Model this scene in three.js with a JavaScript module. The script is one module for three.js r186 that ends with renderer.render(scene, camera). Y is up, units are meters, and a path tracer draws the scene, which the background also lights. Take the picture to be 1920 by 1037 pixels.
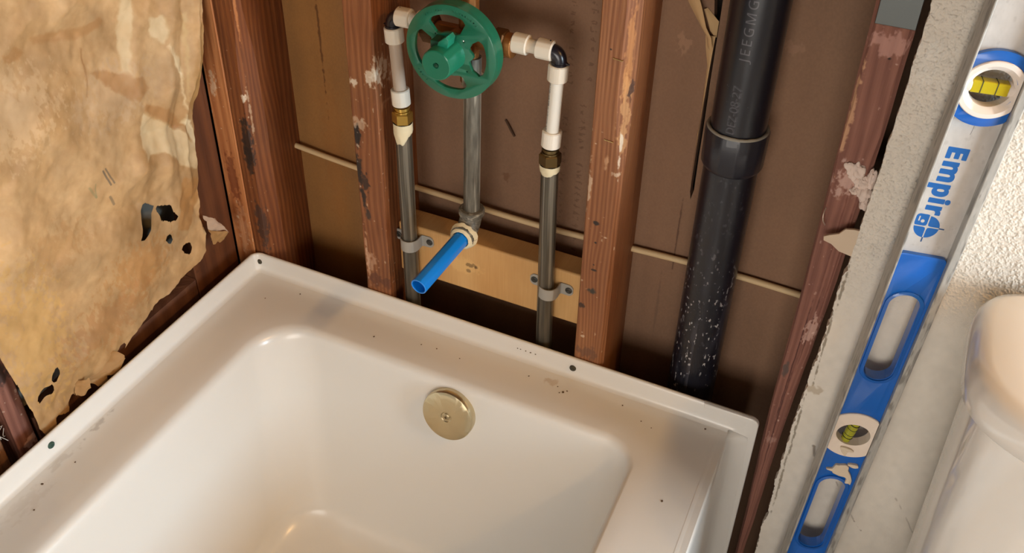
import * as THREE from 'three';
import { RoundedBoxGeometry } from 'three/addons/geometries/RoundedBoxGeometry.js';
import { mergeGeometries, mergeVertices, toCreasedNormals } from 'three/addons/utils/BufferGeometryUtils.js';
import { RectAreaLightUniformsLib } from 'three/addons/lights/RectAreaLightUniformsLib.js';

// ---------------------------------------------------------------- camera, lights, exposure
const scene = new THREE.Scene();
RectAreaLightUniformsLib.init();
const camera = new THREE.PerspectiveCamera(41.77, 1920 / 1329, 0.02, 20);
camera.position.set(0.8033, 0.8717, 0.8523);
camera.rotation.order = 'YXZ';
const RAD = Math.PI / 180;
camera.rotation.set(-34.7608 * RAD, 24.0007 * RAD, 1.3325 * RAD);
camera.setViewOffset(1920, 1329, 0, 292, 1920, 1037);      // the photo is a crop: the lens axis sits above its middle
camera.updateProjectionMatrix();
scene.add(camera);
scene.background = new THREE.Color(0x000000);
const renderer = new THREE.WebGLRenderer({ antialias: true });
renderer.toneMapping = THREE.LinearToneMapping;
renderer.toneMappingExposure = 1.07;
renderer.shadowMap.enabled = true;

const LIGHT = {
  side: { pos: [2.045, 0.50, 0.34], w: 0.46, h: 0.50, color: [0.78, 1.0, 1.16], power: 26 },   // frosted window beyond the toilet
  front: { pos: [0.85, 0.36, 1.775], w: 0.9, h: 0.75, color: [1.0, 0.94, 0.86], power: 4.6 },  // added front fill, built as an unseen frosted window opposite the plumbing wall
  bulb: { color: [1.0, 0.56, 0.19], power: 0.92 },                                               // vanity lamp
};
function areaLight(L, target) {
  const l = new THREE.RectAreaLight(new THREE.Color().setRGB(...L.color), L.power, L.w, L.h);
  l.position.set(...L.pos); l.lookAt(...target); scene.add(l);
  return l;
}
areaLight(LIGHT.side, [0, LIGHT.side.pos[1], LIGHT.side.pos[2]]).name = 'side_window_light';
areaLight(LIGHT.front, [LIGHT.front.pos[0], LIGHT.front.pos[1], 0]).name = 'front_fill_light';

// ---------------------------------------------------------------- helpers
const FLOOR = -0.43, PANEL = -0.089, CEIL = 1.97;
function rng(seed) { let s = seed >>> 0; return () => { s = (s + 0x6D2B79F5) | 0; let t = Math.imul(s ^ (s >>> 15), 1 | s); t = (t + Math.imul(t ^ (t >>> 7), 61 | t)) ^ t; return ((t ^ (t >>> 14)) >>> 0) / 4294967296; }; }
function hash(x, y, s) { let h = Math.imul(x, 374761393) ^ Math.imul(y, 668265263) ^ Math.imul(s, 1274126177); h = Math.imul(h ^ (h >>> 13), 1274126177); return ((h ^ (h >>> 16)) >>> 0) / 4294967296; }
function vn(x, y, s = 0) { const xi = Math.floor(x), yi = Math.floor(y); let fx = x - xi, fy = y - yi; fx = fx * fx * (3 - 2 * fx); fy = fy * fy * (3 - 2 * fy);
  const a = hash(xi, yi, s), b = hash(xi + 1, yi, s), c = hash(xi, yi + 1, s), d = hash(xi + 1, yi + 1, s); return a + (b - a) * fx + (c - a) * fy + (a - b - c + d) * fx * fy; }
function fbm(x, y, s = 0, o = 4) { let v = 0, a = 0.5, t = 0; for (let i = 0; i < o; i++) { v += a * vn(x, y, s + i * 17); t += a; a *= 0.5; x *= 2.03; y *= 2.03; } return v / t; }
const clamp = (v, a = 0, b = 1) => Math.min(b, Math.max(a, v));
const sst = (a, b, x) => { const t = clamp((x - a) / (b - a)); return t * t * (3 - 2 * t); };
const mix = (a, b, t) => a + (b - a) * t;
const V = (x, y, z) => new THREE.Vector3(x, y, z);
const counts = {};
function numbered(n) { const k = counts[n] = (counts[n] ?? -1) + 1; return k ? `${n}_${String(k).padStart(3, '0')}` : n; }
function mesh(name, geo, m, parent) {
  const o = new THREE.Mesh(Array.isArray(geo) ? merge(geo) : geo, m); o.castShadow = o.receiveShadow = true;
  o.name = parent && parent !== scene ? name : numbered(name); (parent || scene).add(o); return o;
}
function tag(o, label, category, group) { o.userData.label = label; o.userData.category = category; if (group) o.userData.group = group; return o; }
function thing(name, label, category, pos = [0, 0, 0], group) { const g = new THREE.Group(); g.name = numbered(name); g.position.set(...pos); scene.add(g); return tag(g, label, category, group); }
function struct(name, geo, m) { const o = mesh(name, geo, m); o.userData.kind = 'structure'; return o; }
function merge(list) { return mergeGeometries(list.map(g => { const n = g.index ? g.toNonIndexed() : g.clone(); for (const k of Object.keys(n.attributes)) if (!['position', 'normal', 'uv'].includes(k)) n.deleteAttribute(k); if (!n.attributes.uv) n.setAttribute('uv', new THREE.BufferAttribute(new Float32Array(n.attributes.position.count * 2), 2)); return n; })); }
function indexed(pos, uv, idx, crease) {
  let g = new THREE.BufferGeometry(); g.setAttribute('position', new THREE.Float32BufferAttribute(pos, 3));
  g.setAttribute('uv', new THREE.Float32BufferAttribute(uv || new Array(pos.length / 3 * 2).fill(0), 2)); g.setIndex(idx); g.computeVertexNormals();
  return crease ? toCreasedNormals(g, crease) : g;
}
const box = (x0, x1, y0, y1, z0, z1, r = 0.0008) => { const g = r ? new RoundedBoxGeometry(x1 - x0, y1 - y0, z1 - z0, 2, r) : new THREE.BoxGeometry(x1 - x0, y1 - y0, z1 - z0); g.translate((x0 + x1) / 2, (y0 + y1) / 2, (z0 + z1) / 2); return g; };
const Q = new THREE.Quaternion(), UP = V(0, 1, 0);
function along(g, a, b) { const d = b.clone().sub(a).normalize(); Q.setFromUnitVectors(UP, d); g.applyQuaternion(Q); g.translate(a.x, a.y, a.z); return g; }
// a turned body from a to b; profile = [[distance from a, radius], ...]
function turned(a, b, profile, seg = 28, crease = 0.6) { const g = new THREE.LatheGeometry(profile.map(([t, r]) => new THREE.Vector2(Math.max(r, 1e-5), t)), seg); return along(toCreasedNormals(g, crease), a, b); }
function rod(a, b, r, seg = 20, bev = 0) { const L = a.distanceTo(b); return turned(a, b, bev ? [[0, 0], [0, r - bev], [bev, r], [L - bev, r], [L, r - bev], [L, 0]] : [[0, 0], [0, r], [L, r], [L, 0]], seg); }
function hexnut(a, b, r) { const L = a.distanceTo(b), g = new THREE.LatheGeometry([[0, 0], [0, r * 0.9], [L * 0.1, r], [L * 0.9, r], [L, r * 0.9], [L, 0]].map(([t, q]) => new THREE.Vector2(Math.max(q, 1e-5), t)), 6); return along(toCreasedNormals(g, 0.4), a, b); }
function tube(pts, r, n = 40, seg = 10) { return new THREE.TubeGeometry(new THREE.CatmullRomCurve3(pts.map(p => V(...p))), n, r, seg, false); }
function dataTex(w, h, fn, srgb = true) {
  const d = new Uint8Array(w * h * 4);
  for (let y = 0, i = 0; y < h; y++) for (let x = 0; x < w; x++, i += 4) { const c = fn((x + 0.5) / w, (y + 0.5) / h); d[i] = clamp(c[0], 0, 255); d[i + 1] = clamp(c[1], 0, 255); d[i + 2] = clamp(c[2], 0, 255); d[i + 3] = 255; }
  const t = new THREE.DataTexture(d, w, h); t.magFilter = THREE.LinearFilter; t.minFilter = THREE.LinearFilter; t.wrapS = t.wrapT = THREE.MirroredRepeatWrapping;
  if (srgb) t.colorSpace = THREE.SRGBColorSpace; t.needsUpdate = true; return t;
}
function canvasTex(w, h, draw) {
  const c = document.createElement('canvas'); c.width = w; c.height = h; const g = c.getContext('2d'); draw(g, w, h);
  const t = new THREE.CanvasTexture(c); t.colorSpace = THREE.SRGBColorSpace; t.wrapS = t.wrapT = THREE.ClampToEdgeWrapping; t.magFilter = THREE.LinearFilter; return t;
}
const mat = (c, o = {}) => new THREE.MeshPhysicalMaterial({ color: c, roughness: 0.6, ...o });
// stains: [x, y, rx, ry, [r,g,b], strength, raggedness]
function stained(c, X, Y, stains, seed) {
  for (let i = 0; i < stains.length; i++) { const [sx, sy, rx, ry, col, k, rag = 0.5] = stains[i]; const dx = (X - sx) / rx, dy = (Y - sy) / ry; if (dx * dx + dy * dy > 3) continue;
    const d = Math.sqrt(dx * dx + dy * dy) + (fbm(X * 260, Y * 160, seed + i * 7, 3) - 0.5) * 2 * rag; const a = k * (1 - sst(0.55, 1.0, d)); for (let j = 0; j < 3; j++) c[j] = mix(c[j], col[j], a); }
  return c;
}

// ---------------------------------------------------------------- sawn timber
function woodTex(o) {   // u runs round the board from its left back arris, v up; both mapped from metres
  const { W, H, s0, y0, base, dark, seed, stains = [], px = 256, py = 1536, freq = 170, grainK = 1 } = o;
  const fn = (u, v) => {
    const X = s0 + u * W, Y = y0 + v * H;
    const warp = fbm(X * 14, Y * 3.2, seed, 3) * 0.03 + fbm(X * 60, Y * 7, seed + 3, 2) * 0.006;
    const r = 0.5 + 0.5 * Math.sin((X + warp) * freq * 2 * Math.PI / 1 * 1.0);
    const fib = vn(X * 2600, Y * 26, seed + 5), big = fbm(X * 20, Y * 5, seed + 9, 3), mot = fbm(X * 60, Y * 30, seed + 11, 3);
    const t = clamp(0.42 * r * grainK + 0.26 * fib + 0.5 * (big - 0.3) + 0.22 * (mot - 0.5));
    const tone = o.tone ?? 0.86, c = [0, 1, 2].map(j => mix(base[j], dark[j], t) * tone);
    return stained(c, X, Y, stains, seed + 40);
  };
  return dataTex(px, py, fn);
}
const woodBump = dataTex(256, 1024, (u, v) => { const g = 120 + 70 * vn(u * 90, v * 14, 3) + 60 * (fbm(u * 30, v * 16, 8, 3) - 0.5) + 30 * (vn(u * 240, v * 40, 5) - 0.5); return [g, g, g]; }, false);
// a board as a loft up y: corners follow wane(y) at the right front arris and nick(y) at the left one
function boardGeo(o) {
  const { x0, x1, y0, y1, zf, zb, ny = 90, wane = () => [0.0015, 0.0015], nick = () => [0.0015, 0.0015], lean = () => 0, right = () => 0, s0, W, H, ty } = o;
  const pos = [], uv = [], idx = [], fw = x1 - x0, dp = zf - zb;
  const ring = y => { const [wx, wz] = wane(y), [nx, nz] = nick(y), l = lean(y), x1r = x1 + right(y);
    return [[x0 + l, zb, -dp], [x0 + l, zf - nz, -nz], [x0 + nx + l, zf, nx], [x1r - wx + l, zf, fw - wx], [x1r + l, zf - wz, fw + wz], [x1r + l, zb, fw + dp]]; };
  const put = (p, y) => { pos.push(p[0], y, p[1]); uv.push((p[2] - s0) / W, (y - ty) / H); return pos.length / 3 - 1; };
  for (let k = 0; k < 6; k++) { const st = pos.length / 3;
    for (let i = 0; i <= ny; i++) { const y = mix(y0, y1, i / ny), R = ring(y); put(R[k], y); if (k === 5) { const b = [R[0][0], R[0][1], R[5][2] + 0.02]; put(b, y); } else put(R[k + 1], y); }
    for (let i = 0; i < ny; i++) { const a = st + 2 * i; idx.push(a, a + 1, a + 3, a, a + 3, a + 2); } }
  for (const y of [y0, y1]) { const R = ring(y), s = R.map(p => put(p, y)); for (let k = 1; k < 5; k++) idx.push(...(y === y0 ? [s[0], s[k + 1], s[k]] : [s[0], s[k], s[k + 1]])); }
  return indexed(pos, uv, idx);
}
function timber(name, label, o, tex, category = 'stud', parent = null) {
  const W = (o.x1 - o.x0) + 2 * (o.zf - o.zb) + 0.02, s0 = -(o.zf - o.zb), H = tex.H ?? 0.8, ty = tex.ty ?? -0.2;
  const t = woodTex({ ...tex, W, s0, H, y0: ty });
  const m = mat(0xffffff, { map: t, roughness: tex.rough ?? 0.62, bumpMap: woodBump, bumpScale: 0.0012, clearcoat: tex.coat ?? 0.12, clearcoatRoughness: 0.5 });
  const g = boardGeo({ ...o, s0, W, H, ty });
  const b = mesh(name, g, m, parent || scene);
  if (!parent) tag(b, label, category);
  return b;
}
const WHITE = [232, 220, 200], BLACK = [34, 24, 20];
const studFlecks = (seed, n, X, Y, col = WHITE, k = 0.7) => { const r = rng(seed), out = []; for (let i = 0; i < n; i++) out.push([X[0] + r() * (X[1] - X[0]), Y[0] + r() * (Y[1] - Y[0]), 0.0006 + r() * r() * 0.0026, 0.0006 + r() * r() * 0.004, col, k * (0.35 + 0.55 * r()), 1.1]); return out; };
{
  // corner studs; s = 0 at the left arris of the front face
  const A = timber('wall_stud', 'narrow orange stud strip in the corner beside the brown paper', { x0: -0.0355, x1: -0.0006, y0: FLOOR, y1: CEIL - 0.02, zf: -0.0005, zb: PANEL },
    { base: [214, 146, 92], dark: [150, 84, 42], seed: 11, tone: 1, freq: 60, stains: [...studFlecks(5, 40, [0, 0.035], [-0.02, 0.32]), [0.012, 0.28, 0.008, 0.02, WHITE, 0.5, 0.9], [0.018, 0.12, 0.01, 0.05, [120, 60, 30], 0.7, 0.8], [0.02, 0.03, 0.012, 0.05, [200, 160, 130], 0.35, 0.9]] });
  const B = timber('wall_stud', 'reddish brown corner stud with a dark scorched stain, beside the narrow strip', { x0: 0.0004, x1: 0.0395, y0: FLOOR, y1: CEIL - 0.02, zf: -0.001, zb: PANEL,
      wane: y => { const k = sst(0.40, 0.30, y) * 0.006 + 0.002 + 0.003 * fbm(3, y * 30, 4); return [k * 1.6, k * 2.2]; } },
    { base: [172, 102, 50], dark: [106, 52, 20], seed: 23, freq: 120, stains: [[0.02, 0.19, 0.012, 0.045, BLACK, 0.75, 0.7], [0.016, 0.17, 0.008, 0.03, BLACK, 0.6, 0.8], [0.022, 0.05, 0.014, 0.05, [70, 48, 40], 0.75, 0.8], [0.026, 0.265, 0.006, 0.006, WHITE, 0.8, 0.9], [0.034, 0.24, 0.003, 0.05, WHITE, 0.5, 0.9], [0.036, 0.40, 0.003, 0.06, [220, 150, 90], 0.6, 0.6], ...studFlecks(8, 26, [0, 0.04], [0.0, 0.44])] });
  // pipe bay studs
  const S2 = timber('wall_stud', 'rough orange stud with black gouges and white splashes, left of the green valve', { x0: 0.1985, x1: 0.2385, y0: FLOOR, y1: CEIL - 0.02, zf: 0, zb: PANEL,
      nick: y => { const k = 0.0015 + 0.003 * Math.max(0, fbm(2, y * 60, 14) - 0.5) * (y < 0.28 ? 3 : 1); return [k, k]; } },
    { base: [186, 120, 72], dark: [128, 70, 34], seed: 37, freq: 150, stains: [[0.006, 0.256, 0.006, 0.02, BLACK, 0.95, 0.6], [0.004, 0.20, 0.006, 0.032, BLACK, 0.9, 0.7], [0.012, 0.185, 0.006, 0.02, BLACK, 0.7, 0.8], [0.008, 0.16, 0.004, 0.02, BLACK, 0.85, 0.8], [0.013, 0.134, 0.005, 0.011, [60, 44, 36], 0.9, 0.5],
      [0.035, 0.345, 0.012, 0.012, WHITE, 0.75, 1.0], [0.055, 0.352, 0.02, 0.02, WHITE, 0.55, 1.2], [0.006, 0.333, 0.009, 0.007, WHITE, 0.8, 0.9], [0.01, 0.275, 0.014, 0.009, WHITE, 0.45, 1.0], [0.01, 0.05, 0.012, 0.02, [220, 190, 170], 0.4, 1.0], [0.02, 0.02, 0.03, 0.012, [90, 50, 34], 0.6, 0.8], [0.006, 0.06, 0.003, 0.05, [230, 190, 160], 0.5, 1.0], ...studFlecks(9, 44, [0, 0.06], [0, 0.36])] });
  const S3 = timber('wall_stud', 'smooth orange stud with two staples and a waney bright edge, right of the white pipe', { x0: 0.519, x1: 0.559, y0: FLOOR, y1: CEIL - 0.02, zf: 0, zb: PANEL,
      wane: y => { const k = 0.003 + sst(0.26, 0.40, y) * 0.008 + 0.0025 * fbm(7, y * 26, 5); return [k * 1.1, k * 1.25]; } },
    { base: [192, 130, 82], dark: [138, 78, 40], seed: 53, freq: 190, grainK: 1.2, stains: [[0.041, 0.37, 0.010, 0.045, [230, 184, 126], 0.5, 1.1], [0.040, 0.44, 0.008, 0.07, [226, 162, 96], 0.5, 0.7], [0.05, 0.40, 0.006, 0.012, [70, 44, 30], 0.8, 1.0], [0.038, 0.338, 0.004, 0.014, WHITE, 0.85, 0.5], [0.037, 0.313, 0.0035, 0.010, WHITE, 0.8, 0.6], [0.034, 0.297, 0.006, 0.004, WHITE, 0.6, 1.0],
      [0.015, 0.222, 0.0045, 0.004, BLACK, 0.9, 0.5], [0.016, 0.194, 0.0016, 0.0016, BLACK, 0.95, 0.3], [0.016, 0.160, 0.0016, 0.0016, BLACK, 0.9, 0.3], [0.017, 0.152, 0.004, 0.0018, BLACK, 0.8, 0.5], [0.017, 0.118, 0.006, 0.006, [44, 44, 40], 0.85, 0.6], [0.004, 0.09, 0.006, 0.004, BLACK, 0.7, 0.8], [0.016, 0.012, 0.014, 0.014, [96, 66, 52], 0.55, 0.9], [0.014, 0.448, 0.0013, 0.0013, BLACK, 0.9, 0.2], [0.002, 0.27, 0.003, 0.03, WHITE, 0.5, 1.1], [0.02, 0.31, 0.003, 0.012, [230, 190, 150], 0.5, 0.6], ...studFlecks(19, 24, [0, 0.045], [0.02, 0.36])] });
  const steel = mat(0xc9b27a, { metalness: 1, roughness: 0.32 });
  for (const [x, y] of [[0.542, 0.4385], [0.540, 0.3385]]) mesh('staple', [rod(V(x - 0.005, y + 0.0005, 0.0012), V(x + 0.005, y - 0.0006, 0.0012), 0.0006, 8), rod(V(x - 0.005, y + 0.0005, -0.003), V(x - 0.005, y + 0.0005, 0.0012), 0.0006, 8), rod(V(x + 0.005, y - 0.0006, -0.003), V(x + 0.005, y - 0.0006, 0.0012), 0.0006, 8)], steel, S3);
  const S4 = timber('wall_stud', 'dusty pink cracked stud with a grey metal plate, along the drywall edge', { x0: 0.7765, x1: 0.8150, right: y => mix(0, -0.030, sst(0.50, -0.42, y)) + 0.0016 * (fbm(y * 30, 3, 9, 3) - 0.5), wane: y => [0.002 + 0.004 * fbm(y * 22, 1, 5, 3), 0.004], y0: FLOOR, y1: CEIL - 0.02, zf: 0, zb: PANEL,
      nick: y => { const n = fbm(5, y * 34, 7, 4); const chip = sst(0.385, 0.40, y) * sst(0.425, 0.41, y) * 0.004; return [0.001 + n * 0.003 - chip * 0.2 + sst(0.42, 0.46, y) * 0.003 * n, 0.002 + n * 0.005]; }, lean: y => sst(0.25, 0.0, y) * -0.002 + sst(0.0, -0.2, y) * 0.003 },
    { base: [176, 122, 104], dark: [124, 78, 66], seed: 71, freq: 95, rough: 0.85, coat: 0, stains: [[0.024, 0.497, 0.0016, 0.0016, BLACK, 0.9, 0.3], [0.002, 0.44, 0.004, 0.06, [214, 170, 130], 0.7, 0.9], [0.008, 0.09, 0.006, 0.016, [84, 72, 68], 0.85, 0.5], [0.018, 0.10, 0.0014, 0.12, [70, 38, 34], 0.85, 0.25], [0.026, 0.16, 0.0013, 0.08, [80, 44, 38], 0.8, 0.25], [0.021, 0.0, 0.0016, 0.11, [70, 38, 34], 0.8, 0.3], [0.032, 0.26, 0.001, 0.12, [96, 54, 46], 0.7, 0.3], [0.022, 0.28, 0.001, 0.10, [96, 54, 46], 0.6, 0.3],
      [0.03, 0.16, 0.012, 0.02, [226, 196, 184], 0.5, 1.1], [0.02, 0.36, 0.02, 0.022, [226, 200, 190], 0.55, 1.0], [0.022, 0.51, 0.02, 0.014, [214, 170, 160], 0.5, 1.0], [0.02, -0.03, 0.016, 0.01, [210, 180, 170], 0.35, 1.1], ...studFlecks(29, 40, [0, 0.04], [-0.15, 0.5], [230, 204, 190], 0.6)], H: 0.95, ty: -0.3 });
  const np = mesh('nail_plate', [box(0.780, 0.8155, 0.5285, 0.66, 0.0003, 0.0018, 0.0006)], mat(0x5c5f5e, { metalness: 0.85, roughness: 0.5 }), S4); np.userData.label = 'dull grey metal plate';
  // plaster gobs
  const pg = new THREE.SphereGeometry(1, 36, 24), r = rng(4), gobs = [];
  for (const [x, y, sx, sy, sz] of [[0.799, 0.374, 0.008, 0.010, 0.004], [0.807, 0.362, 0.009, 0.008, 0.005], [0.812, 0.350, 0.007, 0.009, 0.006], [0.803, 0.351, 0.006, 0.004, 0.004], [0.815, 0.338, 0.005, 0.006, 0.005], [0.814, 0.368, 0.005, 0.012, 0.004], [0.792, 0.377, 0.006, 0.005, 0.0025]]) {
    const g = pg.clone(), p = g.attributes.position; for (let i = 0; i < p.count; i++) { const k = 0.35 + 1.15 * fbm(p.getX(i) * 2.2 + x * 900, p.getY(i) * 2.2 + p.getZ(i) * 2 + y * 300, 3, 4); p.setXYZ(i, x + p.getX(i) * sx * k, y + p.getY(i) * sy * k, 0.001 + p.getZ(i) * sz * k); } g.computeVertexNormals(); gobs.push(g); }
  const sm = mesh('plaster_smear', gobs, mat(0xd9c6bb, { roughness: 0.9 }), S4); sm.userData.label = 'pale lumps of dried plaster';
  mesh('staple', [tube([[0.7795, 0.323, 0.001], [0.7788, 0.318, 0.006], [0.780, 0.311, 0.007], [0.783, 0.304, 0.004]], 0.0006, 16, 6)], mat(0xd8c8b8, { metalness: 0.7, roughness: 0.35 }), S4);
  // the left wall's framing, face at x = -0.036
  const wall = (name, label, z0, z1, o) => { const b = timber(name, label, { x0: 0, x1: z1 - z0, y0: o.y0 ?? FLOOR, y1: o.y1 ?? CEIL - 0.02, zf: 0, zb: -(o.depth ?? 0.088), ny: 60, ...(o.shape || {}) }, o.tex, o.cat ?? 'stud'); b.rotation.y = Math.PI / 2; b.position.set(o.x ?? -0.036, 0, z1); return b; };
  wall('wall_stud', 'broad dark brown stud face between the brown paper edge and the corner', 0.0005, 0.0895, { tex: { base: [146, 86, 46], dark: [96, 52, 26], seed: 83, freq: 40, stains: studFlecks(33, 20, [0, 0.09], [0, 0.3], [70, 40, 26], 0.6) } });
  wall('wall_stud', 'pink brown stud left of the torn lower corner of the paper', 0.3885, 0.4145, { tex: { base: [186, 128, 108], dark: [124, 74, 60], seed: 91, freq: 120, stains: [[0.012, 0.085, 0.01, 0.02, [60, 44, 40], 0.8, 0.8], [0.02, -0.03, 0.012, 0.01, [226, 190, 180], 0.7, 0.9], ...studFlecks(35, 24, [0, 0.04], [-0.05, 0.12])] } });
  wall('ledger_board', 'brown ledger strip showing between the paper hem and the tub rim', 0.0905, 0.385, { y0: -0.085, y1: -0.004, depth: 0.038, cat: 'board', tex: { base: [150, 100, 72], dark: [104, 62, 42], seed: 97, freq: 30, px: 512, py: 256, H: 0.12, ty: -0.1 } });
  wall('wood_offcut', 'small pale wood offcut low in the wall cavity at far left', 0.427, 0.50, { y0: -0.16, y1: 0.018, depth: 0.02, x: -0.040, cat: 'board', tex: { base: [176, 128, 92], dark: [130, 86, 56], seed: 101, freq: 80, px: 256, py: 256, H: 0.2, ty: -0.17 }, });
  // blocking between the pipe studs
  const bt = woodTex({ W: 0.28, H: 0.17, s0: 0, y0: 0, base: [222, 178, 118], dark: [188, 134, 74], seed: 111, tone: 1, px: 1024, py: 512, freq: 6, grainK: 0.5, stains: [[0.112, 0.045, 0.012, 0.004, [70, 44, 22], 0.95, 0.7], [0.108, 0.035, 0.004, 0.003, [80, 50, 26], 0.9, 0.6], [0.067, 0.046, 0.004, 0.002, [80, 50, 26], 0.8, 0.6], [0.10, 0.042, 0.03, 0.016, [234, 196, 130], 0.5, 0.4]] });
  const bg = box(0.2405, 0.5180, 0.0285, 0.1125, -0.0655, -0.028, 0.003), p = bg.attributes.position, n = bg.attributes.normal, uv = bg.attributes.uv;
  for (let i = 0; i < p.count; i++) uv.setXY(i, (p.getX(i) - 0.2405) / 0.28, Math.abs(n.getY(i)) > 0.7 ? (0.09 + (-0.028 - p.getZ(i))) / 0.17 : (p.getY(i) - 0.0285) / 0.17);
  tag(mesh('wood_blocking', bg, mat(0xffffff, { map: bt, roughness: 0.6, bumpMap: woodBump, bumpScale: 0.0004 })), 'pale new wood block screwed between the studs behind the strapped pipes', 'block');
}

// ---------------------------------------------------------------- the setting
{
  // panel behind the studs: brown paper back of the next room's board, with a torn slit
  const slit = [[623, 600], [624, 468], [624, 431], [624, 392], [624.5, 337], [624.5, 293], [625, 244], [622.5, 229], [620.5, 240], [620.5, 300], [621, 343], [621, 391], [621, 431], [617, 470], [600, 600]].map(([x, y]) => new THREE.Vector2(x / 1000, y / 1000));
  const sh = new THREE.Shape([[-0.13, FLOOR], [2.05, FLOOR], [2.05, CEIL], [-0.13, CEIL]].map(p => new THREE.Vector2(...p))); sh.holes.push(new THREE.Path(slit));
  const g = new THREE.ExtrudeGeometry(sh, { depth: 0.0127, bevelEnabled: false }); g.translate(0, 0, PANEL - 0.0127);
  const uv = g.attributes.uv, p = g.attributes.position; for (let i = 0; i < p.count; i++) uv.setXY(i, (p.getX(i) + 0.13) / 1.0, (p.getY(i) + 0.2) / 1.0);
  const r = rng(77), cw = 1536, ch = 1536;
  const tex = canvasTex(cw, ch, (c) => {
    const im = c.createImageData(cw, ch), d = im.data;
    for (let y = 0, i = 0; y < ch; y++) for (let x = 0; x < cw; x++, i += 4) { const X = x / cw - 0.13, Y = 0.8 - y / ch, n = fbm(X * 9, Y * 7, 3, 4), f = vn(X * 700, Y * 500, 9), s = fbm(X * 40, Y * 2, 12, 2);
      const k = 0.90 + 0.16 * (n - 0.5) + 0.05 * (f - 0.5) + 0.08 * (s - 0.5), w = sst(0.22, 0.10, X) ; let c0 = [mix(150, 168, w) * k, mix(114, 118, w) * k, mix(88, 62, w) * k];
      c0 = stained(c0, X, Y, [[0.10, 0.14, 0.02, 0.16, [150, 96, 44], 0.25, 0.6], [0.095, 0.34, 0.002, 0.12, [90, 54, 20], 0.75, 0.8], [0.385, 0.27, 0.004, 0.014, [60, 36, 20], 0.0, 0.5], [0.375, 0.19, 0.006, 0.008, [100, 64, 40], 0.5, 0.9], [0.613, 0.17, 0.0014, 0.07, [84, 58, 44], 0.7, 0.5], [0.60, 0.05, 0.002, 0.06, [110, 84, 68], 0.5, 0.6], [0.59, 0.43, 0.01, 0.012, [176, 136, 108], 0.5, 1.0], [0.70, 0.45, 0.02, 0.008, [170, 130, 106], 0.4, 1.0], [0.655, 0.10, 0.03, 0.10, [132, 100, 84], 0.35, 0.6]], 5);
      d[i] = c0[0]; d[i + 1] = c0[1]; d[i + 2] = c0[2]; d[i + 3] = 255; }
    c.putImageData(im, 0, 0);
    c.strokeStyle = 'rgba(70,44,26,0.33)'; c.lineWidth = 2.2;                     // faint, worn mill print running up the sheet
    const glyphs = (X, Y0, Y1, h) => { for (let Y = Y0; Y < Y1; Y += 0.008 + r() * 0.005) { if (r() < 0.16) continue; const cx = (X + 0.13) * cw, cy = (0.8 - Y) * ch, hh = h * cw; c.beginPath(); for (let k = 0; k < 3; k++) { const a = r() * hh, b = r() * 9; c.moveTo(cx + a, cy + b - 4); c.lineTo(cx + r() * hh, cy + r() * 10 - 4); } c.stroke(); } };
    glyphs(0.450, 0.13, 0.30, 0.008); glyphs(0.452, 0.35, 0.52, 0.009); glyphs(0.472, 0.10, 0.33, 0.010); glyphs(0.478, 0.36, 0.46, 0.008); glyphs(0.49, 0.40, 0.52, 0.008);
  });
  const wb = struct('wall_back', g, mat(0xffffff, { map: tex, roughness: 0.8 }));
  // paper torn off along the slit
  const strip = (L, R, zl, zr, n) => { const pos = [], idx = []; for (let i = 0; i < L.length; i++) for (let k = 0; k <= 4; k++) { const t = k / 4; pos.push(mix(L[i][0], R[i][0], t), mix(L[i][1], R[i][1], t), mix(zl, zr, t) + Math.sin(t * Math.PI) * n + 0.0015 * (fbm(i * 1.3, t * 4, 6) - 0.5)); } for (let i = 0; i < L.length - 1; i++) for (let k = 0; k < 4; k++) { const a = i * 5 + k; idx.push(a, a + 5, a + 1, a + 1, a + 5, a + 6); } return indexed(pos, null, idx); };
  mesh('torn_paper_strip', [strip([[0.560, 0.56], [0.575, 0.50], [0.590, 0.475], [0.604, 0.455], [0.612, 0.444], [0.615, 0.432]], [[0.585, 0.57], [0.597, 0.50], [0.606, 0.478], [0.613, 0.458], [0.620, 0.447], [0.623, 0.434]], PANEL + 0.001, PANEL + 0.012, 0.003),
    strip([[0.611, 0.446], [0.613, 0.432], [0.618, 0.410], [0.619, 0.37], [0.6195, 0.335], [0.6185, 0.32], [0.6195, 0.30], [0.6195, 0.25]], [[0.623, 0.447], [0.6225, 0.43], [0.622, 0.41], [0.6212, 0.37], [0.6205, 0.335], [0.6205, 0.318], [0.6203, 0.30], [0.6203, 0.25]], PANEL + 0.001, PANEL + 0.005, 0.001), strip([[0.606, 0.475], [0.612, 0.462], [0.616, 0.452]], [[0.609, 0.476], [0.6235, 0.463], [0.6235, 0.444]], PANEL + 0.004, PANEL + 0.001, 0.001)], mat(0xc9a678, { roughness: 0.9 }), wb).userData.label = 'tan torn facing paper curling off the slit';
  mesh('splinter', [tube([[0.373, 0.277, PANEL + 0.001], [0.378, 0.272, PANEL + 0.003], [0.383, 0.263, PANEL + 0.003], [0.386, 0.256, PANEL + 0.001]], 0.0016, 10, 6)], mat(0x4a3322, { roughness: 0.8 }), wb);
  struct('wall_cavity', box(-0.13, 2.05, FLOOR, CEIL, PANEL - 0.05, PANEL - 0.03, 0), mat(0x2a211c, { roughness: 0.95 }));
}
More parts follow.
